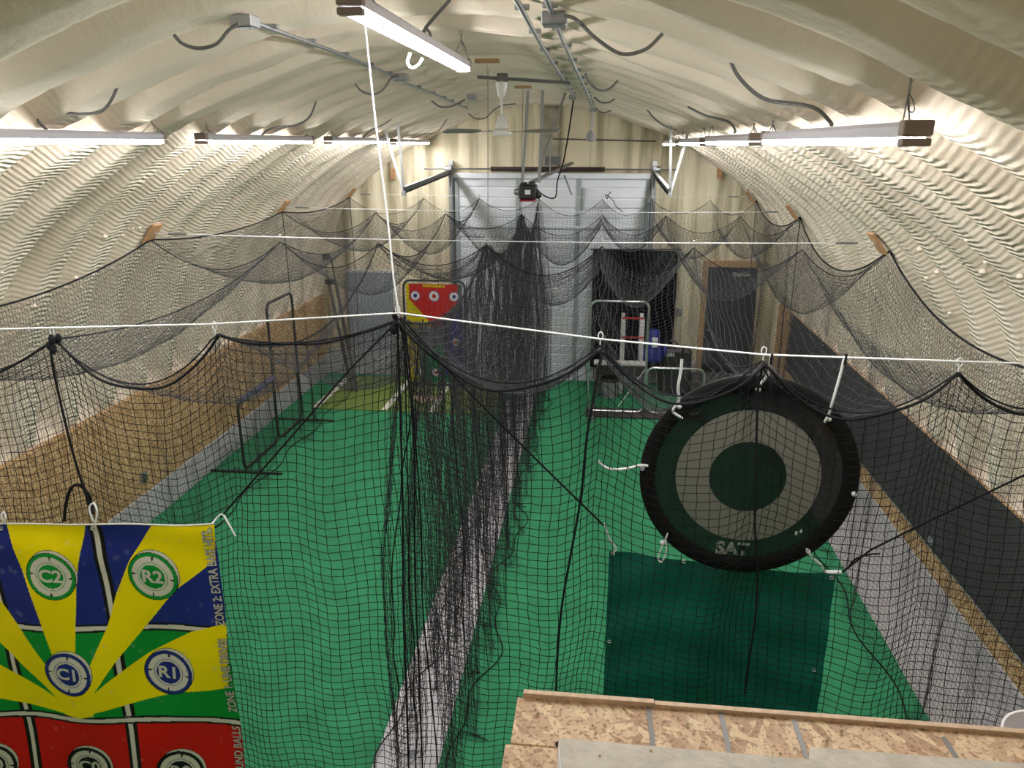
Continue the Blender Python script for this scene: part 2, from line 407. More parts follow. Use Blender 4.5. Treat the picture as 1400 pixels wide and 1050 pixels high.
for nm, x0, x1, xo in (('left', XL, XL - .3, 1), ('right', XR, XR + .3, -1)):
    struct('baseboard_' + nm, MB().box((x0 + xo * .05, YF, 0), (x1, YB, .40), .008), 'curb')
    struct('wall_' + nm, MB().box((x0 + xo * .035, YF, .40), (x1, YB, 1.62), .004), 'osb')
struct('baseboard_back', MB().box((XL, YB - .05, 0), (-2.86, YB + .1, .50), .005).box((.98, YB - .05, 0), (XR, YB + .1, .42), .005), 'curb')
struct('trim_1', MB().box((-1.13, YB - .13, 3.95), (-.80, YB + .02, 5.12), .03), plain('dark_foam', (.36, .33, .26), .85, noise=.25, nscale=6, bump=.5, bscale=20))  # darker mottled column high on the end wall
# turf lanes, either side of the bare strip
for x0, x1, lb in ((XL + .04, -1.58, 'green artificial turf of the left lane'), (-1.08, 2.80, 'green artificial turf of the right lane')):
    o = MB().box((x0, -1.5, .0), (x1, 14.62, .015)).build('floor_turf', 'turf'); tag(o, kind='structure')
o = MB().box((-1.58, -1.5, 0), (-1.08, 14.62, .008)).build('floor_strip', 'strip'); tag(o, kind='structure')
# right wall black rubber panel (OSB shows above the curb and at the far end)
rp = thing('rubber_wall_panel', 'long black rubber sheet covering the chipboard on the right wall', 'wall panel', (XR - .02, 7, .66))
YP = at(1082, 432, 'X', XR - .05).y
MB().box((XR - .05, YF + .1, .655), (XR - .037, YP, 1.66), .003).build('sheet', 'rubber', rp)
MB().box((XR - .054, YF + .1, .640), (XR - .037, YP, .656), .002).build('edge_strip', 'chrome', rp)
for y in (4.9, 7.2, 9.6): MB().box((XR - .07, y, .70), (XR - .05, y + .12, .76), .004).build('bracket', 'grey_box', rp)

# ------------------------------------------------------------------ foam blobs left on the walls
def crumb(x, y, r, i, side):
    z = ceil_z(x); c = (x, y, z); b = MB()
    b.lathe(c, [(r*.3, -r*.7), (r*.8, -r*.4), (r, 0), (r*.7, r*.5), (r*.2, r*.8)], 8)
    o = b.build('foam_blob', 'foam', loc=c)
    return tag(o, 'small cream foam blob stuck on the %s curved wall' % side, 'foam blob', 'foam blobs on the %s curved wall' % side)
for i in range(22):
    crumb(XC - random.uniform(3.55, 4.2), random.uniform(5.0, 9.5), random.uniform(.016, .03), i, 'left')
for i in range(16):
    crumb(XC + random.uniform(3.3, 4.15), random.uniform(3.6, 7.0), random.uniform(.016, .03), i, 'right')

# ------------------------------------------------------------------ ceiling lights
def light_fixture(x, y0, y1, z, label, group, whip=None, chain=True, name='ceiling_light', ends=(1, 1)):
    zc = ceil_z(x); t = thing(name, label, 'ceiling light', (x, y0, z), group)
    w = .045
    hb = MB(); hb.prism([(-w, .0), (w, .0), (w, .035), (w * .6, .05), (-w * .6, .05), (-w, .035)], lambda u, v, d: (x + u, d, z + v), y0 + .01, y1 - .01)
    hb.build('housing', 'housing', t)
    pr = [(-w * .97, 0), (-w * .9, -.016), (-w * .5, -.028), (w * .5, -.028), (w * .9, -.016), (w * .97, 0)]
    MB().prism(pr, lambda u, v, d: (x + u, d, z + v), y0 + .05, y1 - .05).build('diffuser', 'tube', t)
    for ya, yb in ((y0, y0 + .05), (y1 - .05, y1)):
        MB().box((x - w - .004, ya, z + .004), (x + w + .004, yb, z + .054), .004).build('end_cap', 'housing' if not ends[0] else 'endcap', t)
        MB().box((x - w - .002, ya, z - .030), (x + w + .002, yb, z - .004), .004).build('end_cap', 'endcap', t)
    for yy in (y0 + .12, y1 - .12):
        hk = MB()
        top = (x, yy, zc - .01 + corr(yy)*.6)
        apex = Vector((x, yy + .02, z + .05 + (top[2] - z - .05) * .55))
        hk.tube([(x - w, yy - .09, z + .03), apex], .0025, 5).tube([(x + w, yy + .09, z + .03), apex], .0025, 5)
        o = hk.build('hanging_wire', 'cable', t)
        ch = MB(); a = apex; b = Vector(top); nL = max(2, int((b - a).length / .03))
        for i in range(nL):
            p = a.lerp(b, (i + .5) / nL); h = (b - a).length / nL * .62
            ring = [p + Vector((math.cos(q) * .008 * (i % 2), math.cos(q) * .008 * (1 - i % 2), math.sin(q) * h)) for q in [2*pi*j/8 for j in range(8)]]
            ch.tube(ring, .002, 4, closed=True)
        ch.tube(smooth_path([a, a + Vector((.02, 0, -.03)), a + Vector((.03, .01, -.06)), a + Vector((.01, .01, -.055)), a]), .002, 4)
        ch.build('chain', 'steel_d', t)
    if whip:
        MB().tube(smooth_path(whip), .009, 8).build('supply_cable', 'cable', t)
    return t
gl, gr = 'left row of tube lights', 'right row of tube lights'
ZL = 4.525; XLL, XRL = -3.20, 1.03
def W(x, y, Y): return tuple(at(x, y, 'Y', Y))
light_fixture(XLL, 3.12, 5.56, ZL, 'long tube light nearest the camera in the left row', gl,
    whip=[(XLL, 4.35, ZL + .05), W(52, 163, 4.35), W(75, 153, 4.4), W(112, 156, 4.4), W(143, 149, 4.4), W(162, 112, 4.4), W(164, 72, 4.4)])
light_fixture(XLL, 6.12, 8.56, ZL, 'tube light second from the camera in the left row', gl,
    whip=[(XLL, 7.3, ZL + .05), W(368, 177, 7.3), W(385, 173, 7.3), W(405, 171, 7.3), W(423, 160, 7.3), W(434, 134, 7.3)])
light_fixture(XLL, 9.12, 11.56, ZL, 'tube light third from the camera in the left row', gl,
    whip=[(XLL, 10.5, ZL + .05), W(508, 178, 10.5), W(528, 168, 10.5), W(547, 152, 10.5)])
light_fixture(XLL, 12.05, 14.49, ZL - .01, 'tube light farthest from the camera in the left row', gl,
    whip=[(XLL, 13.3, ZL + .05), W(580, 184, 13.3), W(598, 180, 13.3), W(611, 163, 13.3)])
light_fixture(XRL, 2.80, 5.24, ZL - .005, 'long tube light nearest the camera in the right row', gr,
    whip=[(XRL, 3.85, ZL + .05), W(1136, 168, 3.85), W(1118, 150, 3.85), W(1095, 143, 3.85), W(1045, 135, 3.85), W(1010, 105, 3.8), W(995, 72, 3.8)])
light_fixture(XRL, 5.62, 8.06, ZL - .01, 'tube light second from the camera in the right row', gr,
    whip=[(XRL, 6.6, ZL + .05), W(1005, 178, 6.6), W(995, 166, 6.6), W(965, 158, 6.6), W(940, 146, 6.6)])
light_fixture(XRL, 8.45, 10.89, ZL - .02, 'tube light third from the camera in the right row', gr)
light_fixture(XRL, 11.3, 13.74, ZL - .03, 'tube light farthest from the camera in the right row', gr)
light_fixture(XLL, -.35, 2.09, ZL, 'unseen tube light added to the left row beside the camera, past the frame edge', gl)  # unseen fixture, added to brighten the banner
CL = light_fixture(-.93, 2.97, 5.41, 4.975, 'bright tube light hung along the crown of the ceiling', None, name='ceiling_light', ends=(1, 1))
MB().tube(smooth_path([W(615, 0, 4.2), W(585, 34, 4.25), W(580, 42, 4.3), W(570, 52, 4.3)]), .009, 8).tube(smooth_path([W(582, 38, 4.25), W(588, 46, 4.25), W(589, 62, 4.3)]), .007, 8).build('supply_cable', 'cable', CL)
MB().tube(smooth_path([W(561, 72, 4.1), W(557, 85, 4.1), W(563, 93, 4.1), W(572, 89, 4.1), W(578, 80, 4.1)]), .008, 8).build('cable_loop', 'cord', CL)

# ------------------------------------------------------------------ ceiling wiring
def conduit(name, pts, r, label, group, boxes=()):
    t = thing(name, label, 'conduit', tuple(pts[0]), group)
    MB().tube(pts, r, 10).build('pipe', 'steel', t)
    for i in range(len(pts) - 1):
        a, b = Vector(pts[i]), Vector(pts[i+1]); L = (b - a).length; n = max(1, int(L / PER))
        for k in range(n):
            p = a.lerp(b, (k + .5) / n); MB().box(p - Vector((.035, .012, .0)), p + Vector((.035, .012, r + .012)), .002).build('strap', 'steel', t)
    return t
def jbox(p, s, label, cat='junction box', group='metal junction boxes on the ceiling'):
    t = thing('junction_box', label, cat, tuple(p), group); p = Vector(p)
    MB().box(p - Vector((s*.5, s*.5, s*.25)), p + Vector((s*.5, s*.5, s*.25)), .005).build('box', 'steel', t)
    MB().box(p + Vector((-s*.45, -s*.45, -s*.27)), p + Vector((s*.45, s*.45, -s*.25)), .001).build('cover', 'steel', t)
    for q in (-.25, .25): MB().lathe(p + Vector((q*s, -s*.1, -s*.285)), [(.006, 0), (.006, .008)], 10).build('knockout', 'steel_d', t)
    return t
zc = 5.06
c1 = [at_ceil(*q) for q in ((702, -8), (738, 58), (762, 96), (785, 131))]
c2 = [at_ceil(*q) for q in ((745, -8), (768, 52), (786, 92), (800, 120), (811, 147))]
conduit('electrical_conduit', c1, .013, 'thin steel conduit along the ceiling crown ending at the black power cord', 'steel conduits along the crown')
conduit('electrical_conduit', c2, .013, 'thin steel conduit along the ceiling crown passing through the grey box', 'steel conduits along the crown')
zl = ceil_z(-2.0) - .03
c3 = [at_ceil(*q) for q in ((338, 28), (345, 30), (395, 48), (450, 68), (520, 96), (560, 116), (600, 131), (640, 149))]
conduit('electrical_conduit', c3, .012, 'long steel conduit slanting over the left half of the ceiling', None)
jbox(at_ceil(758, 26, .05), .115, 'flat grey box on the crown conduit nearest the camera')
jbox(at_ceil(335, 30, .05), .11, 'flat grey box at the near end of the left ceiling conduit')
jbox(at_ceil(783, 133, .05), .10, 'grey box the black power cord plugs into')
jbox(at_ceil(548, 106, .05), .12, 'grey box midway on the left ceiling conduit')
jbox(at_ceil(645, 133, .05), .12, 'grey box at the far end of the left ceiling conduit')
jbox(at_ceil(811, 150, .05), .12, 'grey box at the far end of the crown conduit')
def loose_cable(pts, Y, lb, r=.008):
    o = MB().tube(smooth_path([W(x, y, Y) for x, y in pts]), r, 8).build('flexible_cable', 'cable'); tag(o, lb, 'cable', 'loose cables hanging from the ceiling')
loose_cable([(238, 48), (250, 60), (272, 66), (296, 60), (312, 42), (326, 32)], 3.5, 'grey armoured cable looping left of the near grey box')
loose_cable([(772, 21), (788, 27), (812, 50), (840, 70), (860, 74), (885, 66), (906, 46)], 3.6, 'grey armoured cable looping right of the crown box nearest the camera')
loose_cable([(800, 100), (805, 112), (818, 123), (832, 122), (845, 110)], 6.0, 'grey cable looping right of the crown conduit above the fan')
loose_cable([(485, 115), (495, 125), (510, 129), (524, 122), (535, 107), (545, 104)], 6.0, 'thin grey cable looping left of the conduit box midway')
loose_cable([(590, 138), (602, 146), (618, 145), (636, 136)], 8.2, 'thin grey cable looping left of the ceiling fan')
loose_cable([(640, 155), (650, 162), (664, 161), (676, 150), (688, 144), (705, 142)], 10.5, 'thin grey cable looping behind the ceiling fan')
loose_cable([(812, 133), (822, 140), (832, 140), (841, 135)], 9, 'short grey cable hanging right of the black power cord')
loose_cable([(813, 147), (824, 154), (836, 151)], 11, 'shortest grey cable, hanging above the round lamp pole')
loose_cable([(880, 144), (893, 160), (908, 172), (925, 178)], 9.5, 'grey cable bending toward the right row of lights')
# power cord of the opener
o = MB().tube(smooth_path([W(784, 137, 9.6), W(780, 165, 9.9), W(776, 190, 10.2), W(770, 222, 10.6), W(762, 248, 10.9), W(759, 270, 11), W(745, 268, 11), W(733, 258, 11)]), .009, 8).build('power_cord', 'rope')
tag(o, 'black power cord dangling from the crown box to the door opener', 'power cord')
# pole hanging with round canopy
t = thing('pendant_box', 'thin rod with a round grey box hanging by the end wall', 'pendant', W(808, 188, 13.5))
MB().tube([W(810, 152, 13.5), W(809, 180, 13.5)], .014, 8).build('rod', 'steel', t)
MB().lathe(W(808, 187, 13.5), [(.03, .1), (.06, .06), (.085, 0), (.08, -.06), (.03, -.08)], 14).build('round_box', 'greyplastic', t)
o = MB().tube([W(756, 190, 14.55), W(800, 191, 14.55), W(885, 193, 14.55), W(897, 193, 14.55)], .012, 8).build('wall_conduit', 'steel_d'); tag(o, 'dull horizontal conduit high on the end wall', 'conduit')

# ------------------------------------------------------------------ ceiling fan
fc = Vector(W(686, 180, 8.0)); cz = ceil_z(fc.x)
fan = thing('ceiling_fan', 'white three blade ceiling fan hanging at the crown', 'ceiling fan', tuple(fc))
MB().box((fc.x - .04, fc.y - .05, cz - .10), (fc.x + .06, fc.y + .05, cz - .02), .004).build('mounting_box', 'steel_d', fan)
MB().lathe((fc.x, fc.y, cz - .24), [(.022, 0), (.035, .02), (.05, .09), (.062, .14), (.05, .15)], 18).build('canopy', 'white', fan)
MB().tube([(fc.x, fc.y, fc.z + .12), (fc.x, fc.y, cz - .20)], .011, 10).build('downrod', 'white', fan)
MB().lathe(fc, [(.03, -.045), (.09, -.04), (.105, -.02), (.10, .01), (.07, .03), (.055, .09), (.035, .15), (.02, .16)], 28).build('motor', 'white', fan)
for a in (-2.6, -.7, .6):
    p = fc + Vector((math.cos(a) * .09, math.sin(a) * .09, .008)); MB().box(p - Vector((.022, .022, .008)), p + Vector((.022, .022, .008)), .003).build('yellow_block', 'gold', fan)  # small pale yellow blocks set around the motor
for a in (-.35, 1.85, 3.75):
    d = Vector((math.cos(a), math.sin(a), 0)); n = Vector((-d.y, d.x, 0)); b = MB()
    L = .62
    b.beam(fc + d * .08, fc + d * .30, .025, .008); b.build('blade_iron', 'steel_d', fan)
    q = MB(); pts = [(.24, .03), (.30, .055), (L - .05, .065), (L, .045), (L, -.045), (L - .05, -.065), (.30, -.055), (.24, -.03)]
    q.prism(pts, lambda u, v, dd: fc + d * u + n * v + Vector((0, 0, dd + v * .3)), .0, .006); q.build('blade', 'blade', fan)
# strut that carries the fan
t = MB().beam(Vector((-1.25, fc.y, cz - .05)), Vector((-.34, fc.y, ceil_z(-.3) - .05)), .03, .03).build('ceiling_strut', 'steel_d'); tag(t, 'horizontal steel strut that carries the ceiling fan', 'strut')

# wooden anchor plates with eye hooks, on the ceiling and walls
def anchor(p, sx, sy, sz, lb, group, rot=None):
    t = thing('wooden_anchor_block', lb, 'anchor block', tuple(p), group); p = Vector(p)
    b = MB().box((-sx/2, -sy/2, -sz/2), (sx/2, sy/2, sz/2), .004); o = b.build('plate', 'block'); o.parent = t
    h = MB(); h.tube([Vector((.0, 0, 0)) + Vector((0, 0, -.03))] + [Vector((0, math.sin(q) * .014, -.05 - math.cos(q) * .014)) for q in [2*pi*j/8 for j in range(9)]], .003, 5)
    h.tube([(0, 0, -.036), (0, 0, 0)], .003, 5)
    k = h.build('eye_hook', 'chrome'); k.parent = t
    if rot: t.rotation_euler = rot
    return t
for (x, y, lb) in ((666, 89, 'brown wood plate on the ceiling above the fan'), (715, 123, 'brown wood plate on the ceiling behind the fan')):
    p = at(x, y, 'Z', 5.08); anchor(p + Vector((0, 0, .03)), .19, .07, .03, lb, 'wood plates on the ceiling')
o = MB().tube([at(667, 94, 'Z', 5.02), W(667, 180, 7.7), W(667, 315, 7.7)], .0035, 5).build('suspension_wire', 'cable'); tag(o, 'thin vertical wire from the wood plate above the fan to the net', 'wire')
o = MB().tube([at(715, 126, 'Z', 5.02), W(712, 290, 11.2)], .0035, 5).build('suspension_wire', 'cable'); tag(o, 'thin vertical wire from the wood plate behind the fan', 'wire')

# ------------------------------------------------------------------ garage door end
YD = YB - .06
dx0, dx1, dzt = -2.75, .88, 3.92
gd = thing('overhead_garage_door', 'closed pale steel sectional garage door in the end wall', 'garage door', ((dx0 + dx1) / 2, YD, 0))
ns = 7; sh = dzt / ns
for i in range(ns):
    z0 = i * sh; pr = []
    for k in range(3):
        a = z0 + .004 + k * sh / 3; h = sh / 3
        pr += [(0, a), (0, a + h * .78), (.018, a + h * .86), (.018, a + h * .96)]
    pr[-1] = (.018, z0 + sh - .004)
    poly = [(.05, z0 + .004)] + pr + [(.05, z0 + sh - .004)]
    MB().prism([(a, b) for a, b in poly], lambda u, v, d: (d, YD + u - .02, v), dx0, dx1).build('door_section', 'door', gd)
for xx in (dx0 + .05, -1.55, -.42, dx1 - .05):
    MB().box((xx - .035, YD - .055, .02), (xx + .035, YD - .02, dzt - .02), .004).build('stile', 'stile', gd)
for xx in (-1.0,): MB().box((dx0 + .1, YD - .06, 2.98), (dx1 - .1, YD - .02, 3.03), .004).build('strut', 'door', gd)
MB().box((dx0 - .02, YD - .07, dzt - .04), (dx1 + .02, YD + .02, dzt + .06), .006).build('top_rail', 'door', gd)
MB().box((-.35, YD - .09, 3.32), (-.30, YD - .05, 3.72), .004).build('lift_bracket', 'stile', gd)
# tracks
for sx, xx, lb in ((-1, dx0 - .05, 'left'), (1, dx1 + .05, 'right')):
    t = thing('garage_door_track', 'galvanised track and hangers on the %s side of the garage door' % lb, 'door track', (xx, YD, 0), 'garage door tracks')
    ye, ze = (11.0, 3.87); yt = YD - .12
    MB().box((xx - .03, yt - .02, .02), (xx + .03, yt + .02, 3.92), .003).build('vertical_track', 'steel', t)
    MB().box((xx - .045 , yt + .03, .0), (xx + .045, YD + .03, 4.2), .003).build('jamb_angle', 'steel', t)
    tr = MB(); tr.beam((xx, yt, 4.0), (xx, ye, ze), .012, .09); tr.beam((xx + sx*-.02, yt, 4.04), (xx + sx*-.02, ye, ze + .04), .04, .01); tr.beam((xx + sx*-.02, yt, 3.96), (xx + sx*-.02, ye, ze - .04), .04, .01)
    tr.build('horizontal_track', 'steel_d', t)
    MB().tube(smooth_path([(xx, yt, 3.7), (xx, yt - .03, 3.86), (xx, yt - .12, 3.97), (xx, yt - .3, 3.99)]), .02, 8).build('curved_track', 'steel_d', t)
    for k, (dxx, dyy) in enumerate(((-.04, .0), (-.26 if sx < 0 else .20, .1))):
        bx = xx + dxx; b = MB(); zz = ceil_z(bx) + .03
        b.beam((xx, ye + .03, ze - .05), (bx, ye + dyy, zz), .035, .005, up=(0, 1, 0)); b.beam((xx, ye + .03 + .016, ze - .05), (bx, ye + dyy + .016, zz), .005, .03, up=(0, 1, 0))
        b.build('hanger', 'steel', t)
    MB().box((xx - .03, ye - .01, ze - .08), (xx + .03, ye + .05, ze - .02), .003).build('end_bracket', 'steel', t)
    MB().tube([(xx + sx*.1, YD - .1, 4.05), (xx + sx*.02, YD - .1, 4.05)], .06, 16).build('cable_drum', 'steel', t)
    MB().box((xx - .03, YD - .16, 3.95), (xx + .03, YD - .02, 4.12), .004).build('bearing_plate', 'steel', t)
t = thing('torsion_shaft', 'torsion rod with a dark brown spring above the garage door', 'torsion spring', (-.9, YD - .1, 4.05))
MB().tube([(dx0 - .55, YD - .1, 4.05), (dx1 + .45, YD - .1, 4.05)], .014, 10).build('shaft', 'steel_d', t)
hp = []
for i in range(1200):
    f = i / 1199; hp.append((-2.0 + 2.0 * f, YD - .1 + .035 * math.cos(f * 2*pi*100), 4.05 + .035 * math.sin(f * 2*pi*100)))
MB().tube(hp, .011, 4).build('spring', 'spring', t)
for xx in (-2.02, -1.0, .02): MB().lathe((xx - .02, YD - .1, 4.05), [(.045, 0), (.045, .04)], 14, 'X').build('collar', 'spring', t)
# opener
oc = Vector(W(722, 262, 11.0))
t = thing('garage_door_opener', 'black garage door opener with red strip hanging from struts', 'garage door opener', tuple(oc))
bd = MB().box(oc + Vector((-.12, -.14, -.10)), oc + Vector((.12, .16, .10)), .02).build('motor_housing', 'black', t)
MB().box(oc + Vector((-.10, -.15, .085)), oc + Vector((-.02, .12, .125)), .01).box(oc + Vector((.02, -.15, .085)), oc + Vector((.09, .12, .135)), .01).build('top_cover', 'black', t)
MB().box(oc + Vector((-.11, -.16, -.125)), oc + Vector((.11, .14, -.10)), .006).build('base_strip', 'red_unit', t)
MB().box(oc + Vector((-.03, -.146, -.03)), oc + Vector((.045, -.14, .03))).build('sticker', 'label', t)
MB().lathe(oc + Vector((-.19, -.06, -.0)), [(.03, 0), (.045, .02), (.045, .07)], 14, 'X').build('sprocket', 'steel', t)
MB().lathe(oc + Vector((.12, -.04, -.04)), [(.05, 0), (.06, .03), (.03, .07)], 14, 'X').build('light_lens', 'black', t)
MB().beam(oc + Vector((.02, .1, .11)), (-.55, YD - .12, 4.16), .05, .04).build('rail', 'steel_d', t)
MB().beam((-.62, YD - 1.6, 4.0), (-.55, YD - .1, 3.6), .03, .01).build('door_arm', 'steel', t)
for (xa, xb, ya) in ((722, 714, 128), (742, 737, 128)):
    p = Vector(W(xb, 250, 11.0)); q = Vector(W(xa, ya, 11.0)); q.z = ceil_z(q.x) + .05
    MB().beam(p, q, .035, .006, up=(0, 1, 0)).beam(p + Vector((.016, .016, 0)), q + Vector((.016, .016, 0)), .006, .032, up=(0, 1, 0)).build('hanger', 'steel', t)
q = Vector(W(774, 130, 11.4)); q.z = ceil_z(q.x) + .05
MB().beam(W(735, 235, 11.1), q, .03, .008, up=(0, 1, 0)).build('brace', 'steel', t)
MB().beam(W(752, 180, 12.4), W(752, 240, 12.4), .022, .01, up=(0, 1, 0)).build('rail_hanger', 'steel', t)
b = MB(); b.box(W(745, 214, 12.4), Vector(W(766, 226, 12.4)) + Vector((0, .2, 0))); b.build('trolley', 'steel_d', t)
o = MB().tube(smooth_path([W(836, 262, 14.4), W(832, 266, 14.4), W(830, 272, 14.4), W(828, 266, 14.4), W(838, 274, 14.4), W(842, 282, 14.4), W(852, 290, 14.4)]), .008, 6).build('hooked_cord', 'rope')
tag(o, 'small dark cord on a hook at the garage door', 'cord')

# ------------------------------------------------------------------ other things on the end wall
cur = thing('black_curtain', 'black backdrop sheet hung right of the garage door', 'backdrop', tuple(W(870, 480, 14.4)))
a, b_ = W(811, 341, 14.45), W(928, 341, 14.45)
nx, nz = 60, 30; V = []
for i in range(nx):
    f = i / (nx - 1); x = a[0] + (b_[0] - a[0]) * f
    for j in range(nz):
        g = j / (nz - 1); V.append((x, 14.45 + .02 * math.sin(f * 40 + g) * (.3 + g), a[2] * (1 - g) + .35 * g))
idx = np.arange(nx * nz).reshape(nx, nz); F = np.stack([idx[:-1, :-1], idx[:-1, 1:], idx[1:, 1:], idx[1:, :-1]], -1).reshape(-1, 4)
V = np.array(V) - np.array(cur['_at']); me = raw_mesh('sheet', V, F, True); link('sheet', me, 'curtain', cur)
MB().tube([(a[0] - .05, 14.45, a[2]), (b_[0] + .05, 14.45, b_[2])], .015, 8).build('top_rod', 'black', cur)
# person door
dl, dr = 2.03, 2.93; dt = 2.30
struct('door_1', MB().box((dl, YB - .05, .05), (dr, YB + .02, dt), .005), 'person_door')
struct('trim_2', MB().box((dl - .10, YB - .07, dt), (dr + .16, YB + .02, dt + .12), .005).box((dl - .10, YB - .07, .0), (dl, YB + .02, dt), .005), 'lumber')
dh = MB().lathe((dl + .08, YB - .10, 1.1), [(.02, -.02), (.03, 0), (.012, .03), (.012, .06)], 12, 'Y').build('door_handle', 'steel'); dh.parent = bpy.data.objects['door_1']
cl = MB().box((dr - .45, YB - .12, dt - .16), (dr - .15, YB - .06, dt - .08), .008).build('door_closer', 'greyplastic'); cl.parent = bpy.data.objects['door_1']
sw = thing('light_switch', 'grey switch plate between the black backdrop and the dark door', 'light switch', (1.52, YB - .02, 1.44))
MB().box((1.46, YB - .04, 1.38), (1.60, YB + .03, 1.50), .004).build('plate', 'greyplastic', sw); MB().box((1.50, YB - .05, 1.42), (1.53, YB - .04, 1.46)).build('toggle', 'steel_d', sw)
# blue-grey corrugated panel at the left of the end wall
px0, px1 = W(474, 372, YB)[0], W(537, 372, YB)[0]; ptop = W(500, 372, YB)[2]
pr = [];
n = 13
for i in range(n):
    x = px0 + (px1 - px0) * i / n; w = (px1 - px0) / n
    pr += [(x, 0), (x + w*.35, 0), (x + w*.5, .02), (x + w*.85, .02)]
poly = [(px0, .05)] + pr + [(px1, 0), (px1, .05)]
cp = thing('corrugated_panel', 'blue grey corrugated metal panel at the left of the end wall', 'metal panel', (px0, YB - .05, .5))
MB().prism([(u, v) for u, v in poly], lambda u, v, d: (u, YB - .055 + v, d), .5, ptop).build('sheet', 'corrugated', cp)
MB().box((px1 - .0, YB - .06, .5), (px1 + .10, YB + .01, ptop + .03), .004).box((px0 - .02, YB - .06, ptop), (px1 + .1, YB + .01, ptop + .05), .004).build('frame', 'white', cp)

# batting mat
bm = thing('batting_mat', 'olive green batting mat with white box lines at the far end', 'batting mat', (-3.4, 13.4, .02))
MB().box((-5.0, 12.4, .016), (-1.72, 14.42, .03), .003).build('mat', 'mat_olive', bm)
for x0, x1 in ((-4.98, -4.86), (-3.72, -3.61), (-2.88, -2.78)):
    MB().box((x0, 12.42, .030), (x1, 14.2, .0335)).build('white_line', 'white_line', bm)
hp_ = Vector((-3.1, 13.05, .034)); w = .21
o = MB().prism([(-w, .2), (w, .2), (w, 0), (0, -w), (-w, 0)], lambda u, v, d: (hp_.x + u, hp_.y + v, d), .034, .046).build('home_plate', 'plate', loc=hp_)
tag(o, 'tan rubber home plate lying on the olive mat', 'home plate')

# ------------------------------------------------------------------ L-screens
def lscreen(label, base, ax, tall, low, htall, hlow, m, group, foot, netm='net_lit', padded=False, sgn=1):
    """plane along ax ('X' or 'Y'); tall and low are spans along it"""
    t = thing('protective_screen', label, 'protective screen', tuple(base), group)
    def Q(s, z, d=0.0): return Vector((base[0] + d, base[1] + s, z)) if ax == 'Y' else Vector((base[0] + s, base[1] + d, z))
    def rr(s0, s1, z0, z1, c):
        pts = []
        for (cx, cz, a0) in ((s1 - c, z1 - c, 0), (s0 + c, z1 - c, 90), (s0 + c, z0 + c, 180), (s1 - c, z0 + c, 270)):
            for k in range(6): a = math.radians(a0 + 18 * k); pts.append(Q(cx + c * math.cos(a), cz + c * math.sin(a)))
        return pts
    MB().tube(rr(*tall, .06, htall, .12), .021, 8, closed=True).build('tall_frame', m, t)
    MB().tube(rr(*low, .06, hlow, .12), .021, 8, closed=True).build('low_frame', m, t)
    for i, s in enumerate(foot):
        MB().tube([Q(s, .03, -.55), Q(s, .03, .55)], .02, 8).build('foot', m, t)
    for nm, (s0, s1), hh in (('tall_net', tall, htall), ('low_net', low, hlow)):
        ns_, nz_ = int((s1 - s0) / .06), int(hh / .06)
        P = np.zeros((ns_, nz_, 3))
        for i in range(ns_):
            for j in range(nz_):
                s = s0 + .02 + (s1 - s0 - .04) * i / (ns_ - 1); z = .08 + (hh - .1) * j / (nz_ - 1)
                P[i, j] = Q(s, z, .05 * math.sin(pi * i / (ns_-1)) * math.sin(pi * j / (nz_-1))) - Vector(base)
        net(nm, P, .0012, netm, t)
    if padded:
        pts = [Q(low[0] + .06, hlow + .0), Q(low[1] + .02, hlow + .0)]
        MB().tube([pts[0].lerp(pts[1], k / 6) for k in range(7)], [.04, .046, .044, .046, .044, .046, .04], 12).build('rail_pad', 'pad', t)
    return t
hT = at(372, 412, 'X', -4.92); hLw = at(352, 532, 'X', -4.92)
lscreen('black L-shaped pitching screen with a blue padded rail by the left wall', (-4.92, 9.6, .016), 'Y', (1.22, 2.2), (.0, 1.2), hT.z, hLw.z, 'black', None, (.0, 2.2), padded=True)
sr = lscreen('silver L-shaped screen in front of the black backdrop', (-.12, 12.75, .016), 'X', (.0, .97), (.99, 1.95), at(845, 412, 'Y', 12.75).z, at(930, 504, 'Y', 12.75).z, 'chrome', None, (.1, 1.9))
MB().tube([W(845, 556, 12.6), W(882, 505, 12.9)], .008, 6).build('brace', 'cord', sr)

# left target stand
def color_grid(name, fn, col, nx, nz, m, parent):
    """fn(u, v) -> point, col(u, v) -> rgb, u v in 0..1"""
    V = np.array([fn(i / (nx-1), j / (nz-1)) for i in range(nx) for j in range(nz)]) - np.array(parent['_at'])
    idx = np.arange(nx * nz).reshape(nx, nz); F = np.stack([idx[:-1, :-1], idx[1:, :-1], idx[1:, 1:], idx[:-1, 1:]], -1).reshape(-1, 4)
    me = raw_mesh(name, V, F, True); ca = me.color_attributes.new('print', 'FLOAT_COLOR', 'POINT')
    C = np.ones((nx * nz, 4), np.float32); C[:, :3] = [col(i / (nx-1), j / (nz-1)) for i in range(nx) for j in range(nz)]
    ca.data.foreach_set('color', C.ravel()); return link(name, me, m, parent)
YT = 13.9
ta, tb = Vector(W(551, 383, YT)), Vector(W(635, 383, YT)); zt, zb = ta.z, .06
tg = thing('pitching_target', 'black framed pitching target with red, yellow, blue and green pockets', 'pitching target', (ta.x, YT, 0))
def rrect(x0, x1, z0, z1, c, y):
    pts = []
    for (cx, cz_, a0) in ((x1 - c, z1 - c, 0), (x0 + c, z1 - c, 90), (x0 + c, z0 + c, 180), (x1 - c, z0 + c, 270)):
        for k in range(6): a = math.radians(a0 + 18 * k); pts.append(Vector((cx + c * math.cos(a), y, cz_ + c * math.sin(a))))
    return pts
MB().tube(rrect(ta.x, tb.x, zb, zt, .13, YT), .02, 8, closed=True).build('frame', 'black', tg)
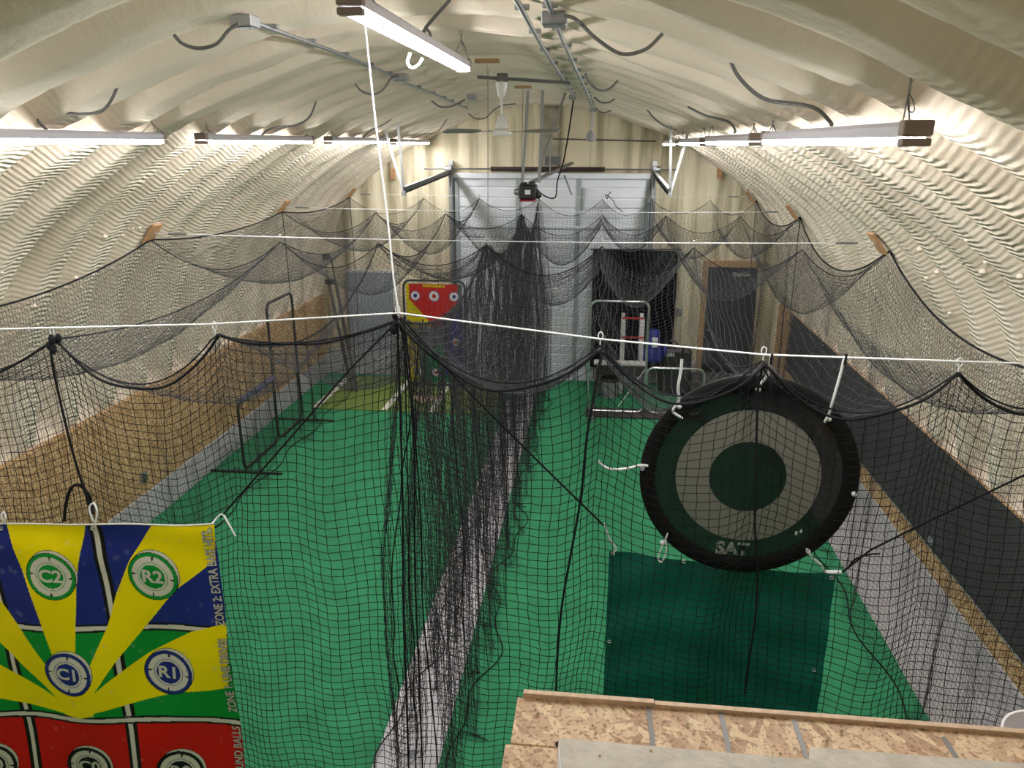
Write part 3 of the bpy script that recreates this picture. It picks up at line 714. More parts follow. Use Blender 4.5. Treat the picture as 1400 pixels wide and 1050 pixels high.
for sx in (ta.x + .05, tb.x - .05): MB().tube([(sx, YT - .4, .052), (sx, YT + .4, .052)], .018, 8).build('foot', 'black', tg)
tw, th = tb.x - ta.x - .1, zt - zb - .12
RED, YEL, BLU, GRN, GRY = (.50, .022, .02), (.58, .47, .008), (.022, .018, .25), (.012, .20, .07), (.10, .10, .10)
def tcol(u, v):
    v = 1 - v
    cs = [(.16, .12, .075, BLU), (.5, .12, .085, RED), (.86, .12, .075, BLU), (.87, .58, .07, RED), (.16, .9, .07, BLU), (.5, .9, .07, RED)]
    for cx, cy, r, c in cs:
        d = math.hypot(u - cx, (v - cy) * th / tw)
        if d < r * .45: return c
        if d < r: return (.7, .68, .7)
        if d < r * 1.15: return (.12, .12, .3)
    if v < .5:
        if abs(v - .02) < .01 and .3 < u < .7: return YEL
        if u + .0 < .05 or (u < .42 and v > .12 + (u - .0) * .65 and v < .5): return YEL if v < .45 + .0 else GRY
        if u > .92 and v < .18: return GRY
        if v > 1.05 - u * .95 + .0: return BLU if v > 1.18 - u * .98 else GRY
        if v < .42: return RED
        return GRY
    if u > .66: return BLU if v < .80 - .0 else (GRN if v > .92 else BLU)
    if u < .2: return YEL
    if v < .62: return GRY
    return GRN
color_grid('target_sheet', lambda u, v: (ta.x + .05 + tw * u, YT - .01 + .02 * math.sin(u * 6) * v, zb + .06 + th * v), tcol, 110, 170, 'target', tg)
for (u, v, ch, mm) in ((.16, .12, 'A', 'ivory'), (.5, .12, 'C', 'ivory'), (.86, .12, 'B', 'ivory'), (.87, .58, 'D', 'ivory')):
    pass
bun = MB()
for k in range(9):
    q = ta.x + .12 + (tw - .14) * k / 8; bun.tube([(q, YT - .012, zt - .055), (q + .01, YT, zt)], .004, 5)
bun.build('bungee', 'cord', tg)

# things in front of the backdrop
bx = Vector(W(866, 496, 13.9))
t = thing('ball_rack', 'white posted rack with thin red rails before the black backdrop', 'rack', (bx.x, 13.9, 0))
xa, xb = W(853, 435, 13.9)[0], W(879, 435, 13.9)[0]; z1 = W(853, 434, 13.9)[2]; z0 = .30
for x in (xa, xb):
    for dy in (0, .4): MB().box((x - .035, 13.88 + dy, .0), (x + .035, 13.91 + dy, z1), .004).build('post', 'cord', t)
for z in (z1 - .02, z1 - .38, .62): MB().box((xa - .03, 13.87, z), (xb + .03, 13.88, z + .03)).build('rail', 'red', t)
xa, xb = W(812, 495, 13.7)[0], W(884, 495, 13.7)[0]; zz = W(850, 495, 13.7)[2]
t = thing('low_bench', 'low bench with a pale top edge behind the silver screen', 'bench', ((xa + xb) / 2, 13.6, 0))
MB().box((xa, 13.62, zz - .05), (xb, 13.84, zz), .01).build('top', 'white', t); MB().box((xa + .04, 13.65, zz - .25), (xb - .04, 13.82, zz - .05), .01).build('body', 'mound', t)
for x in (xa + .1, xb - .1): MB().box((x - .03, 13.66, .016), (x + .03, 13.8, zz - .24), .004).build('leg', 'steel_d', t)
p = Vector(W(894, 470, 13.8))
t = thing('pitching_machine', 'bulky blue machine with a white plate beside the rack', 'pitching machine', (p.x, 13.8, 0))
MB().lathe((p.x, 13.8, p.z - .30), [(.17, 0), (.19, .06), (.16, .22), (.10, .34), (.09, .52), (.07, .56)], 16).build('body', 'blue', t)
MB().box((p.x - .05, 13.58, p.z - .02), (p.x + .05, 13.62, p.z + .16), .005).build('plate', 'label', t)
MB().lathe((p.x + .17, 13.75, p.z - .1), [(.10, 0), (.12, .03), (.10, .06)], 16, 'X').build('wheel', 'blue', t)
for a in (0, 2.1, 4.2): MB().tube([(p.x, 13.8, p.z - .28), (p.x + .3 * math.cos(a), 13.8 + .3 * math.sin(a), .03)], .015, 8).build('leg', 'black', t)
p = Vector(W(908, 484, 13.9))
t = thing('equipment_bag', 'black bag with a pale mark at the foot of the backdrop', 'bag', (p.x, 13.95, 0))
MB().box((p.x - .06, 13.85, .016), (p.x + .50, 14.25, p.z + .10), .05).build('body', 'black', t)
b = MB(); 
for k in range(5): b.box((p.x - .03 + k * .045, 13.842, p.z - .03), (p.x + k * .045, 13.85, p.z + .035))
b.build('pale_mark', 'label', t)
MB().tube(smooth_path([(p.x + .02, 14.05, p.z + .09), (p.x + .1, 14.05, p.z + .2), (p.x + .2, 14.05, p.z + .2), (p.x + .3, 14.05, p.z + .09)]), .015, 6).build('handle', 'black', t)
p = Vector(at(833, 541, 'Z', .02))
t = thing('plastic_bucket', 'grey bucket with a dark lid standing behind the silver screen', 'bucket', tuple(p))
hgt = W(833, 517, p.y)[2]
MB().lathe((p.x, p.y, .016), [(.15, 0), (.17, hgt * .85), (.175, hgt * .86)], 20).build('body', 'greyplastic', t)
MB().lathe((p.x, p.y, .016 + hgt * .86), [(.18, 0), (.185, .02), (.17, .05)], 20).build('lid', 'black', t)
MB().tube(smooth_path([(p.x - .17, p.y, hgt * .7), (p.x - .12, p.y - .15, hgt * .4), (p.x + .12, p.y - .15, hgt * .4), (p.x + .17, p.y, hgt * .7)]), .004, 6).build('handle', 'steel', t)
p0, p1 = at(800, 570, 'Z', .02), at(962, 573, 'Z', .02)
o = MB().box((p0.x, 12.5, .016), (p1.x, 12.95, .05), .01).build('dark_mat', 'mound', loc=(p0.x, 12.5, .016)); tag(o, 'dark brown mat strip under the silver screen', 'mat')
p0, p1 = at(935, 520, 'Z', .0), at(1010, 520, 'Z', 0)
o = MB().box((p0.x, 13.9, .016), (p1.x + .1, 14.55, .30), .03).build('mat_roll', 'mound', loc=(p0.x, 13.9, .016)); tag(o, 'low dark grey block between the backdrop and the dark door', 'block')

# dark stand in the far left corner
t = thing('leaning_stand', 'dark two legged stand leaning in the far left corner', 'stand', tuple(W(458, 400, 14.2)))
for (x0, y0_, x1, y1_) in ((449, 385, 461, 440), (459, 387, 469, 438)):
    a_ = Vector(W(x0, y0_, 14.25)); b_ = Vector(W(x1, y1_, 13.95)); d_ = (b_ - a_); e_ = a_ + d_ * ((.03 - a_.z) / d_.z)
    MB().beam(a_, e_, .05, .04).build('leg', 'black', t)
MB().box(Vector(W(446, 381, 14.28)), Vector(W(458, 389, 14.20)) , .01).build('clamp', 'black', t)
MB().box(Vector(W(442, 347, 14.3)), Vector(W(450, 356, 14.22)), .01).build('clamp', 'black', t)
MB().beam(W(452, 350, 14.3), W(459, 386, 14.25), .03, .03).build('arm', 'steel_d', t)

# conduit on the left chipboard wall
t = thing('wall_conduit', 'thin pale conduit with a grey outlet box on the left chipboard wall', 'conduit', (XL + .02, 7, .8))
a_, b_ = at(335, 553, 'X', XL + .03), at(120, 704, 'X', XL + .03)
zc_ = (a_.z + b_.z) / 2
MB().tube([(XL + .02, 1.0, zc_), (XL + .02, a_.y + .4, zc_)], .013, 8).build('pipe', 'steel', t)
p = at(195, 646, 'X', XL + .04)
MB().box((XL, p.y - .06, zc_ - .06), (XL + .06, p.y + .06, zc_ + .06), .005).build('outlet_box', 'grey_box', t)
MB().box((XL + .06, p.y - .045, zc_ - .045), (XL + .066, p.y + .045, zc_ + .045), .001).build('cover', 'steel_d', t)

# ------------------------------------------------------------------ cables across the room
YC = [4.2, 7.7, 11.2, 14.4]
def wall_x(z, s):
    for (a, b), (c, e) in zip(PROF, PROF[1:]):
        if a >= 0 and e <= z <= b: return XC + s * (a + (c - a) * (b - z) / (b - e))
KNOT = Vector(W(545, 428, 4.2))
def cross_cable(pts, Y, lb):
    t = thing('support_cable', lb, 'cable', (pts[0][0], Y, pts[0][2]), 'white cables strung across the room')
    MB().tube(pts, .0055 if Y < 5 else .0048, 6).build('cable', 'cord', t)
    for s in (0, -1):
        q = Vector(pts[s]); r_ = Vector(pts[1 if s == 0 else -2]); d = (r_ - q).normalized()
        MB().tube([q + d * .22, q + d * .42], .012, 6).build('turnbuckle', 'steel', t)
    return t
for i, Y in enumerate(YC):
    if i == 0:
        xl, xr = wall_x(3.4, -1), wall_x(3.33, 1)
        pts = [(xl, Y, 3.42), W(0, 450, Y), W(290, 443, Y), KNOT, W(825, 464, Y), W(1045, 485, Y), W(1400, 497, Y), (xr, Y, 3.36)]
        lb = 'white support cable nearest the camera, kinked at the net gather'
    else:
        z = 3.60; xl, xr = wall_x(z, -1), wall_x(z, 1)
        pts = sag((xl, Y, z), (xr, Y, z), .035, 8)
        lb = ['', 'white support cable second from the camera', 'white support cable third from the camera', 'white support cable nearest the end wall'][i]
    cross_cable(pts, Y, lb)
    for s, side in ((-1, 'left'), (1, 'right')):
        z = pts[0][2] if s < 0 else pts[-1][2]; x = wall_x(z, s); ang = math.radians(52)
        tn = ['nearest', 'second', 'third', 'farthest'][i]
        anchor((x - s * .05, Y - .02, z), .24, .17, .03, '%s wooden anchor block on the %s curved wall' % (tn, side), 'wood blocks on the curved walls', rot=(0, s * ang, 0))
for x, y, s in ((537, 238, 'left'), (984, 236, 'right')):
    p = Vector(W(x, y, YB - .04)); o = MB().box(p - Vector((.045, .02, .10)), p + Vector((.045, .02, .10)), .005).build('wall_block', 'block', loc=p)
    tag(o, 'small wooden block on the end wall, %s of the garage door' % s, 'wood block')
# white hoist rope from the ceiling to the gather
hr = MB().tube([W(498, 25, 4.2), W(506, 100, 4.2), W(516, 190, 4.2), W(530, 300, 4.2), W(538, 380, 4.2), KNOT], .0055, 6).build('hoist_rope', 'cord')
tag(hr, 'white rope from the crown light down to the net gather', 'rope')

# ------------------------------------------------------------------ cage nets
cage = thing('batting_cage_net', 'black netting of the batting cages over both turf lanes', 'batting cage net', (0, 0, 0))
PK = [-4.70, -3.28, -2.24, -1.13, .02, .91, 1.93, 2.73]            # peaks along the cables
LOBE0 = [.28, .33, .10, .33, .28, .30, .22]                        # front net top rope sag by lobe
ZP = 3.53
FZ = [3.36, 3.36, 3.42, 3.54, 3.40, 3.35, 3.33, 3.33]
def peak_z(i, row):
    if row == 0: return [3.36, 3.36, 3.42, 3.54, 3.42, 3.36, 3.33, 3.33][i]
    return ZP
def lobes(x, amps, zs):
    for i in range(len(PK) - 1):
        if PK[i] <= x <= PK[i+1] + 1e-6:
            f = (x - PK[i]) / (PK[i+1] - PK[i]); return zs[i] * (1 - f) + zs[i+1] * f, amps[i] * 4 * f * (1 - f), f, i
    return zs[-1], 0, 0, len(PK) - 2
def warp(n_per=.05, pinch=.3):
    xs = []
    for i in range(len(PK) - 1):
        L = PK[i+1] - PK[i]; n = max(4, int(L / n_per * 1.08))
        for k in range(n):
            f = k / n; xs.append(PK[i] + L * (f - pinch * math.sin(2*pi*f) / (2*pi)))
    xs.append(PK[-1]); return xs
XS = warp()
RAMP = [.30, .26, .22, .30, .28, .24, .26]
def roof_z(x, y):
    for b in range(3):
        if YC[b] <= y <= YC[b+1] + 1e-6:
            u = (y - YC[b]) / (YC[b+1] - YC[b])
            za, la, f, i = lobes(x, RAMP, [peak_z(k, b) for k in range(8)]); zb_, lb_, _, _ = lobes(x, RAMP, [peak_z(k, b+1) for k in range(8)])
            m = 4 * u * (1 - u)
            if b == 0: la = la * u + lobes(x, LOBE0, FZ)[1] * .9 * (1 - u)
            z = za * (1 - u) + zb_ * u - la - (.34 + .10 * math.sin(x * 2.3 + b * 2)) * m * (1 - .62 * min(max((-2.6 - x) / 2.1, 0), 1)) - .22 * math.sin(pi * f) * m * (1 + .4 * math.sin(b * 3 + i))
            return z
ys = []
for b in range(3):
    L = YC[b+1] - YC[b]; n = int(L * 1.06 / .05); ys += [YC[b] + L * k / n for k in range(n)]
ys.append(YC[3])
P = np.zeros((len(XS), len(ys), 3))
for i, x in enumerate(XS):
    for j, y in enumerate(ys):
        jx = .012 * math.sin(y * 9 + x * 3) ; P[i, j] = (x + jx, y + .012 * math.sin(x * 11), roof_z(x, y))
P += RNG.normal(0, .0035, P.shape)
net('roof_net', P, .0016, 'net_lit', cage)
# ridge and border ropes of the roof
def roof_rope(x, y0, y1, r, n=70): return [(x, y0 + (y1 - y0) * k / n, roof_z(x, y0 + (y1 - y0) * k / n) + .004) for k in range(n + 1)]
for x, r in ((PK[0], .009), (PK[-1], .009), (PK[1], .005), (PK[2], .006), (PK[5], .005), (PK[3], .008)):
    MB().tube(roof_rope(x, YC[0], YC[3], r, 120), r, 5).build('border_rope', 'rope', cage)
for b, Y in enumerate(YC):
    pts = [(x, Y, roof_z(x, Y) + .003) for x in np.linspace(PK[0], PK[-1], 160)]
    MB().tube(pts, .005 if b == 0 else .0045, 5).build('border_rope', 'rope', cage)
for (xa, xb, d0, d1) in ((PK[3], PK[4], .30, .40), (PK[2], PK[3], .30, .36)):
    nn = 46; P = np.zeros((nn, 4, 3))
    for i in range(nn):
        f = i / (nn - 1); x = xa + (xb - xa) * f
        for j in range(4): P[i, j] = (x + .012 * (j % 2), 7.66 - .01 * j, ZP - (d0 + (d1 - d0) * j / 3) * 4 * f * (1 - f))
    P += RNG.normal(0, .008, P.shape); net('net_hem', P, .003, 'net', cage)
# snap hooks at the peaks
for b, Y in enumerate(YC):
    for k, x in enumerate(PK):
        z = peak_z(k, b); hk = MB()
        g = 1.0 if b else 1.15
        hk.tube([(x, Y, z), (x, Y, z + .03)] + [(x + math.sin(q) * .012 * g, Y, z + .03 + .022 * g - math.cos(q) * .022 * g) for q in [2*pi*j/8 for j in range(9)]], .003 * g, 5)
        hk.build('snap_hook', 'chrome' if b else 'plastic', cage)
# front net
FZ = [3.36, 3.36, 3.42, 3.54, 3.40, 3.35, 3.33, 3.33]
def front_pt(x, v, col):
    zt_, lz, f, i = lobes(x, LOBE0, FZ); top = zt_ - lz
    z = top * (1 - v) + .02 * v
    dec = math.exp(-v * 2.2)
    z2 = (zt_ - .24) * (1 - v) + .02 * v
    z = z * dec + (z2 + .035 * math.sin(x * 5.2 + v * 3) * math.sin(pi * v)) * (1 - dec)
    fold = .07 * math.sin(2*pi*f) * math.sin(pi * min(v * 1.2, 1)) + .03 * math.sin(x * 13 + v * 2)
    spread = .055 * math.sin(2*pi*f) * (1 - v) * 0
    lean = -.05 * v * (1 if x > -.6 else 0) * math.sin(pi * min(max((x + .6) / 1.6, 0), 1))
    return (x + spread + lean + .014 * math.sin(v * 16 + x * 4) + .02 * math.sin(v * 5 + x * 2), 4.2 + fold * .8, z)
nv = 60
P = np.array([[front_pt(x, j / nv, i) for j in range(nv + 1)] for i, x in enumerate(warp(.058, .35))]); P += RNG.normal(0, .0025, P.shape)
net('front_net', P, .0024, 'rope', cage)  # rope black in place of twine: backlit darkness put into the colour
pts = [front_pt(x, 0, 0) for x in np.linspace(PK[0], PK[-1], 200)]
MB().tube(pts, .0085, 6).build('border_rope', 'rope', cage)
def drop_rope(px, r=.009, Y=4.19, name='hanging_rope'):
    MB().tube(smooth_path([W(x, y, Y) for x, y in px]), r, 6).build(name, 'rope', cage)
drop_rope([(543, 432), (546, 520), (549, 620), (551, 720), (552, 850), (556, 960), (559, 1060)], .007)
drop_rope([(548, 434), (556, 500), (563, 560), (567, 640), (567, 760), (572, 900), (578, 1060)], .006)
drop_rope([(551, 434), (561, 510), (568, 600), (576, 720), (578, 830), (588, 930), (600, 1060)], .005)
drop_rope([(68, 472), (74, 510), (85, 560), (100, 620), (112, 660), (126, 702)], .008)
drop_rope([(822, 485), (812, 540), (802, 600), (794, 680), (780, 760), (768, 830), (762, 900), (760, 960)], .008)
drop_rope([(1043, 500), (1036, 540), (1034, 640), (1032, 720), (1036, 780), (1032, 850), (1022, 915), (1018, 948)], .007)
drop_rope([(1042, 498), (1052, 520), (1055, 535)], .006)
# knots at the gathers
for k, x in enumerate(PK):
    if k in (3, 1):
        c = Vector((x, 4.2, FZ[k])); b = MB()
        for q in range(5):
            a = Vector((random.uniform(-.03, .03), random.uniform(-.03, .03), random.uniform(-.06, .02)))
            b.lathe(c + a, [(.006, -.03), (.018, -.012), (.02, .01), (.006, .03)], 7)
        b.build('gather_knot', 'rope', cage)
# side nets
def side_net(x0, seed, m='net'):
    nz = 72; yy = []
    for b in range(3):
        L = YC[b+1] - YC[b]; n = int(L * 1.25 / .05); yy += [YC[b] + L * (k / n) for k in range(n)]
    yy.append(YC[3]); P = np.zeros((len(yy), nz, 3)); s = 1 if x0 > 0 else -1
    for i, y in enumerate(yy):
        zt_ = roof_z(PK[0] if s < 0 else PK[-1], y)
        for j in range(nz):
            v = j / (nz - 1)
            x = x0 + s * (.10 * math.sin(y * 3.1 + seed) * v + .05 * math.sin(y * 8.3 + seed * 2) * v) 
            if v > .93: x -= s * (v - .93) * 2.2 * (1 + .5 * math.sin(y * 4 + seed))
            P[i, j] = (x, y + .03 * math.sin(v * 6 + y * 5), max(zt_ * (1 - v / .95), .02 + .02 * math.sin(y * 7 + j)))
    P += RNG.normal(0, .003, P.shape); return net('side_net', P, .0016, m, cage)
side_net(PK[0], 1.3); side_net(PK[-1], 2.1)
for x0, s in ((PK[0], -1), (PK[-1], 1)):
    pts = [(x0 - s * .12 - s * .06 * math.sin(y * 4), y, .03) for y in np.arange(4.3, 14.3, .1)]
    MB().tube(pts, .007, 6).build('border_rope', 'rope', cage)
    for Y in YC[2:]: MB().tube([(x0, Y, ZP), (x0 + .02, Y, 1.7), (x0 - .02, Y, .03)], .006, 5).build('hanging_rope', 'rope', cage)
# back net
def back_pt(x, v):
    zt_, lz, f, i = lobes(x, [.25] * 7, [ZP] * 8); return (x + .015 * math.sin(v * 9), 14.35 + .05 * math.sin(x * 6), (zt_ - lz) * (1 - v) + .03 * v)
P = np.array([[back_pt(x, j / 66) for j in range(67)] for x in warp(.06, .3)]); P += RNG.normal(0, .003, P.shape)
net('back_net', P, .0012, 'net_lit', cage)

# divider: two gathered layers over the bare strip
dv = thing('divider_net', 'dense gathered black net curtain dividing the two lanes', 'divider net', (0, 0, 0))
def divider(xoff, seed, y0, y1, full):
    nz = 66; L = y1 - y0; n = int(L * full / .05); P = np.zeros((n, nz, 3)); s = 1 if xoff > 0 else -1
    rr = random.Random(seed); a1, a2, a3 = rr.uniform(0, 6), rr.uniform(0, 6), rr.uniform(0, 6)
    for i in range(n):
        q = i / (n - 1); y = y0 + L * q
        zt_ = roof_z(PK[3], min(max(y, YC[0]), YC[3])) + .01
        for j in range(nz):
            v = j / (nz - 1); g = .12 + .88 * min(v * 2.2, 1)
            x = -1.13 - .03 * min(v * 1.6, 1) + xoff * g
            x += (.055 * math.sin(2*pi*y/.31 + a1 + 1.5*math.sin(v*3)) + .07 * math.sin(2*pi*y/.83 + a2 + v*1.4) + .03 * math.sin(2*pi*y/.17 + a3)) * g
            yy = y + .10 * math.sin(2*pi*y/.37 + a2 + v * 2) * g
            if v > .95: x += s * (v - .95) * 1.6 * (.6 + .5 * math.sin(y * 5 + seed))
            P[i, j] = (x, yy, max(zt_ * (1 - v / .97), .02 + .015 * math.sin(y*9 + j)))
    P += RNG.normal(0, .004, P.shape); return net('net_layer', P, .0016, 'net', dv)
divider(-.15, 3, 4.22, 14.3, 2.5); divider(.20, 8, 4.22, 14.3, 2.3)
def vrope(Y, x, dx, r, seed):
    pts = []; rr = random.Random(seed)
    for k in range(14):
        v = k / 13; pts.append((x + dx * min(v * 1.8, 1) + rr.uniform(-.02, .02) * v, Y + rr.uniform(-.03, .03), (roof_z(PK[3], min(max(Y, 4.2), 14.4))) * (1 - v) + .03))
    MB().tube(smooth_path(pts, 4), r, 6).build('hanging_rope', 'rope', dv)
for i, (Y, dx) in enumerate(((4.35, -.05), (4.8, -.3), (5.5, .1), (7.7, -.1), (7.72, .2), (11.2, -.1), (11.3, -.35))): vrope(Y, -1.13, dx, .005, i)
for sgn, sd in ((-1, 1), (1, 4)):
    pts = [(-1.18 + sgn * (.27 + .10 * math.sin(y * 2.7 + sd) + .05 * math.sin(y * 7 + sd)), y, .035) for y in np.arange(4.3, 14.2, .07)]
    MB().tube(pts, .006, 6).build('hem_rope', 'rope', dv)

# tie ropes from the gather to the banner and the tarp
YA = 4.12
o = MB().tube([KNOT + Vector((-.01, -.03, -.05)), W(480, 503, 4.15), W(400, 595, 4.13), W(302, 707, YA)], .007, 6).build('tie_rope', 'rope'); tag(o, 'taut black rope from the net gather to the banner corner', 'rope')
o = MB().tube([KNOT + Vector((.03, .03, -.06)), W(640, 535, 4.26), W(740, 635, 4.28), W(825, 718, 4.30)], .0065, 6).build('tie_rope', 'rope'); tag(o, 'taut black rope from the net gather to the green tarp corner', 'rope')
o = MB().tube([W(1420, 640, 4.3), W(1250, 722, 4.3), W(1190, 752, 4.3), W(1152, 782, 4.3)], .006, 6).build('tie_rope', 'rope'); tag(o, 'black rope from the tarp corner up to the right edge', 'rope')
o = MB().tube(smooth_path([W(1158, 778, 4.3), W(1170, 764, 4.3), W(1190, 758, 4.3), W(1203, 757, 4.3)]), .005, 6).build('loose_rope_end', 'rope'); tag(o, 'short loose black rope end beside the tarp corner', 'rope')

# ------------------------------------------------------------------ target banner
bo = Vector(W(295, 714, YA)); BW, BH = 2.38, 2.2
ban = thing('hitting_target_banner', 'big vinyl target banner in blue, green and red with yellow rays', 'banner', (bo.x - BW, YA, bo.z - BH))
def bpt(x, z, lift=0.0):
    """x to the left of the right edge (negative), z below the top edge (negative)"""
    w = .010 * math.sin(x * 5.1 + z * 2) * (.3 + min(-z, 1)) + .006 * math.sin(x * 9 - z * 6) + .010 * math.sin(z * 19 + x * 3) * math.exp(z * 4)
    return (bo.x + x + .005 * math.sin(z * 7), YA - .02 + w - lift, bo.z + z + x * .062 + .004 * math.sin(x * 7))
def bc(px, py):
    p = at(px, py, 'Y', YA); return (p.x - bo.x, p.z - bo.z - (p.x - bo.x) * .062)
def arr(l): return [bc(*q) for q in l]
RAYS = [arr([(86, 956), (95, 940), (112, 936), (127, 952), (132, 974), (112, 978), (92, 974)]), arr([(10, 712), (38, 790), (60, 850), (80, 905), (95, 960), (110, 972), (107, 900), (105, 850), (107, 790), (121, 712)]),
        arr([(214, 710), (180, 765), (160, 810), (148, 855), (126, 910), (112, 973), (127, 952), (160, 905), (200, 855), (240, 805), (297, 764), (297, 710)]),
        arr([(312, 847), (262, 861), (205, 892), (150, 930), (112, 960), (110, 975), (180, 960), (245, 945), (290, 941), (316, 937)]),
        arr([(-14, 800), (30, 855), (65, 905), (100, 955), (105, 970), (85, 958), (20, 893), (-22, 858), (-120, 790), (-160, 716), (-80, 716)]),
        arr([(-18, 897), (30, 922), (88, 958), (110, 976), (60, 967), (0, 952), (-60, 940), (-150, 935), (-155, 850), (-90, 862)])]
def inpoly(x, y, p):
    c = False; j = len(p) - 1
    for i in range(len(p)):
        if (p[i][1] > y) != (p[j][1] > y) and x < (p[j][0] - p[i][0]) * (y - p[i][1]) / (p[j][1] - p[i][1]) + p[i][0]: c = not c
        j = i
    return c
cB, cG, cR, cY, cK, cW = (.016, .028, .20), (.006, .27, .034), (.60, .010, .006), (.92, .74, .0), (.010, .009, .008), (.66, .62, .52)
zr1, zr2 = bc(220, 857)[1], bc(250, 983)[1]
xv1, xv2 = bc(140, 760)[0], bc(10, 855)[0]
C0C, RC = arr([(73, 785), (212, 786), (97, 919), (232, 919), (125, 1046), (250, 1052), (-42, 919), (-3, 1040), (-60, 788)]), .170
CC = [(C0C[0], cG), (C0C[1], cG), (C0C[2], cB), (C0C[3], cB), (C0C[4], cK), (C0C[5], cK), (C0C[6], cB), (C0C[7], cK), (C0C[8], cG)]
def bcol(x, z):
    for (cx, cz_), c in CC:
        dx, dz = x - cx, z - cz_
        if abs(dx) > .22 or abs(dz) > .22: continue
        d = math.hypot(dx, dz); R_ = RC
        if d < R_ * .52: return c
        if d < R_ * .60: return cW
        if d < R_ * .625: return c
        if d < R_ * .68: return cW
        if d < R_ * .86:
            a = (math.degrees(math.atan2(dz, dx)) + 8) % 90
            if min(a, 90 - a) < 3.2 * (d / R_ - .55) / .3: return cK
            return cW
        if d < R_: return c
        if d < R_ * 1.03: return cK
        d2 = math.hypot(dx - .018, dz - .022)
        if d2 < R_: return cW
        if d2 < R_ * 1.025: return cK
    if z > zr2:
        for p in RAYS:
            if inpoly(x, z, p): return cY
    zz_ = z + .010 * math.sin(x * 4.3)
    for zl_ in (zr1, zr2):
        d = abs(zz_ - zl_)
        if d < .016: return cW
        if d < .032: return cK
    for xl_ in (xv1, xv2):
        d = abs(x - xl_)
        if d < .017: return cW
        if d < .045: return cK
    # dirty ball marks
    if z > zr1: return cB
    if z > zr2: return cG
    return cR
marks = [(random.uniform(-1.6, -.05), random.uniform(-1.9, -.05), random.uniform(.008, .022), random.uniform(.08, .4)) for _ in range(120)]
nx, nz = 476, 440
grid = np.zeros((nx, nz, 3), np.float32)
GX = np.linspace(-BW, 0, nx); GZ = np.linspace(-BH, 0, nz)
for i, x in enumerate(GX):
    for j, z in enumerate(GZ): grid[i, j] = bcol(x, z)
for (mx_, mz_, mr, ma) in marks:
    i0, i1 = np.searchsorted(GX, [mx_ - mr, mx_ + mr]); j0, j1 = np.searchsorted(GZ, [mz_ - mr, mz_ + mr])
    for i in range(i0, min(i1, nx)):
        for j in range(j0, min(j1, nz)):
            d = math.hypot(GX[i] - mx_, (GZ[j] - mz_) * .8) / mr
            if d < 1: f = ma * (1 - d * d) * (.6 + .4 * math.sin(GX[i] * 900 + GZ[j] * 700)); grid[i, j] = grid[i, j] * (1 - f) + np.array([.35, .36, .38]) * f
V = np.array([bpt(x, z) for x in GX for z in GZ]) - np.array(ban['_at'])
idx = np.arange(nx * nz).reshape(nx, nz); F = np.stack([idx[:-1, :-1], idx[1:, :-1], idx[1:, 1:], idx[:-1, 1:]], -1).reshape(-1, 4)
me = raw_mesh('printed_sheet', V, F, True); ca = me.color_attributes.new('print', 'FLOAT_COLOR', 'POINT')
C = np.ones((nx * nz, 4), np.float32); C[:, :3] = grid.reshape(-1, 3); ca.data.foreach_set('color', C.ravel()); link('printed_sheet', me, 'banner', ban)
for (cx, cz_), s in zip(C0C, ('C2', 'R2', 'C1', 'R1', 'C0', 'R0', 'L1', 'L0', 'L2')):
    place_text(s, .125, lambda u, v: bpt(u, v, .004), 'ivory', ban, rot=-.06, cx=cx, cz=0) if False else place_text(s, .125, lambda u, v: bpt(u, v, .004), 'ivory', ban, rot=-.05, cx=cx, cy=cz_, bold=.0038, sx=1.12)
def vtext(s, px, py0, py1, m):
    (xa, za), (xb, zb_) = bc(px[0], py0), bc(px[1], py1)
    me = text_mesh(s, .1); w_ = max(v.co.x for v in me.vertices) - min(v.co.x for v in me.vertices); bpy.data.meshes.remove(me)
    size = .088; sx = abs(za - zb_) / (w_ * size / .1)
    rot = math.atan2(za - zb_, xa - xb)
    place_text(s, size, lambda u, v: bpt(u, v, .0045), 'greyblack', ban, rot=rot, cx=(xa + xb) / 2, cy=(za + zb_) / 2, bold=.004, sx=sx)
    place_text(s, size, lambda u, v: bpt(u, v, .0065), m, ban, rot=rot, cx=(xa + xb) / 2, cy=(za + zb_) / 2, bold=.0006, sx=sx)
vtext('ZONE 2: EXTRA BASE HITS', (287, 305), 722, 850, 'ivory'); vtext('ZONE 1: LINE DRIVES', (308, 321), 868, 970, 'ivory'); vtext('GROUND BALLS', (324, 334), 990, 1070, 'ivory')
# hem, grommets, ties
MB().tube([bpt(x, 0, 0) for x in np.linspace(-BW, 0, 80)], .006, 6).build('top_hem', 'ivory', ban)
for px_ in (5, 130, 290):
    x, z = bc(px_, 716); q = bpt(x, -.03, .004)
    ring = [Vector(q) + Vector((math.cos(a) * .012, -.002, math.sin(a) * .012)) for a in [2*pi*k/12 for k in range(12)]]
    MB().tube(ring, .004, 5, closed=True).build('grommet', 'chrome', ban)
MB().tube(smooth_path([W(127, 712, YA - .03), W(122, 695, YA - .03), W(128, 688, YA - .02), W(133, 700, YA - .03), W(130, 716, YA - .03)]), .006, 6).build('tie_cord', 'cord', ban)
MB().tube(smooth_path([W(4, 712, YA - .03), W(2, 704, YA - .03), W(5, 700, YA - .02), W(8, 708, YA - .03), W(5, 716, YA - .03)]), .005, 6).build('tie_cord', 'cord', ban)
MB().tube(smooth_path([W(290, 716, YA - .03), W(296, 709, YA), W(304, 703, YA), W(312, 715, YA - .02), W(322, 733, YA - .03)]), .006, 6).build('tie_cord', 'cord', ban)
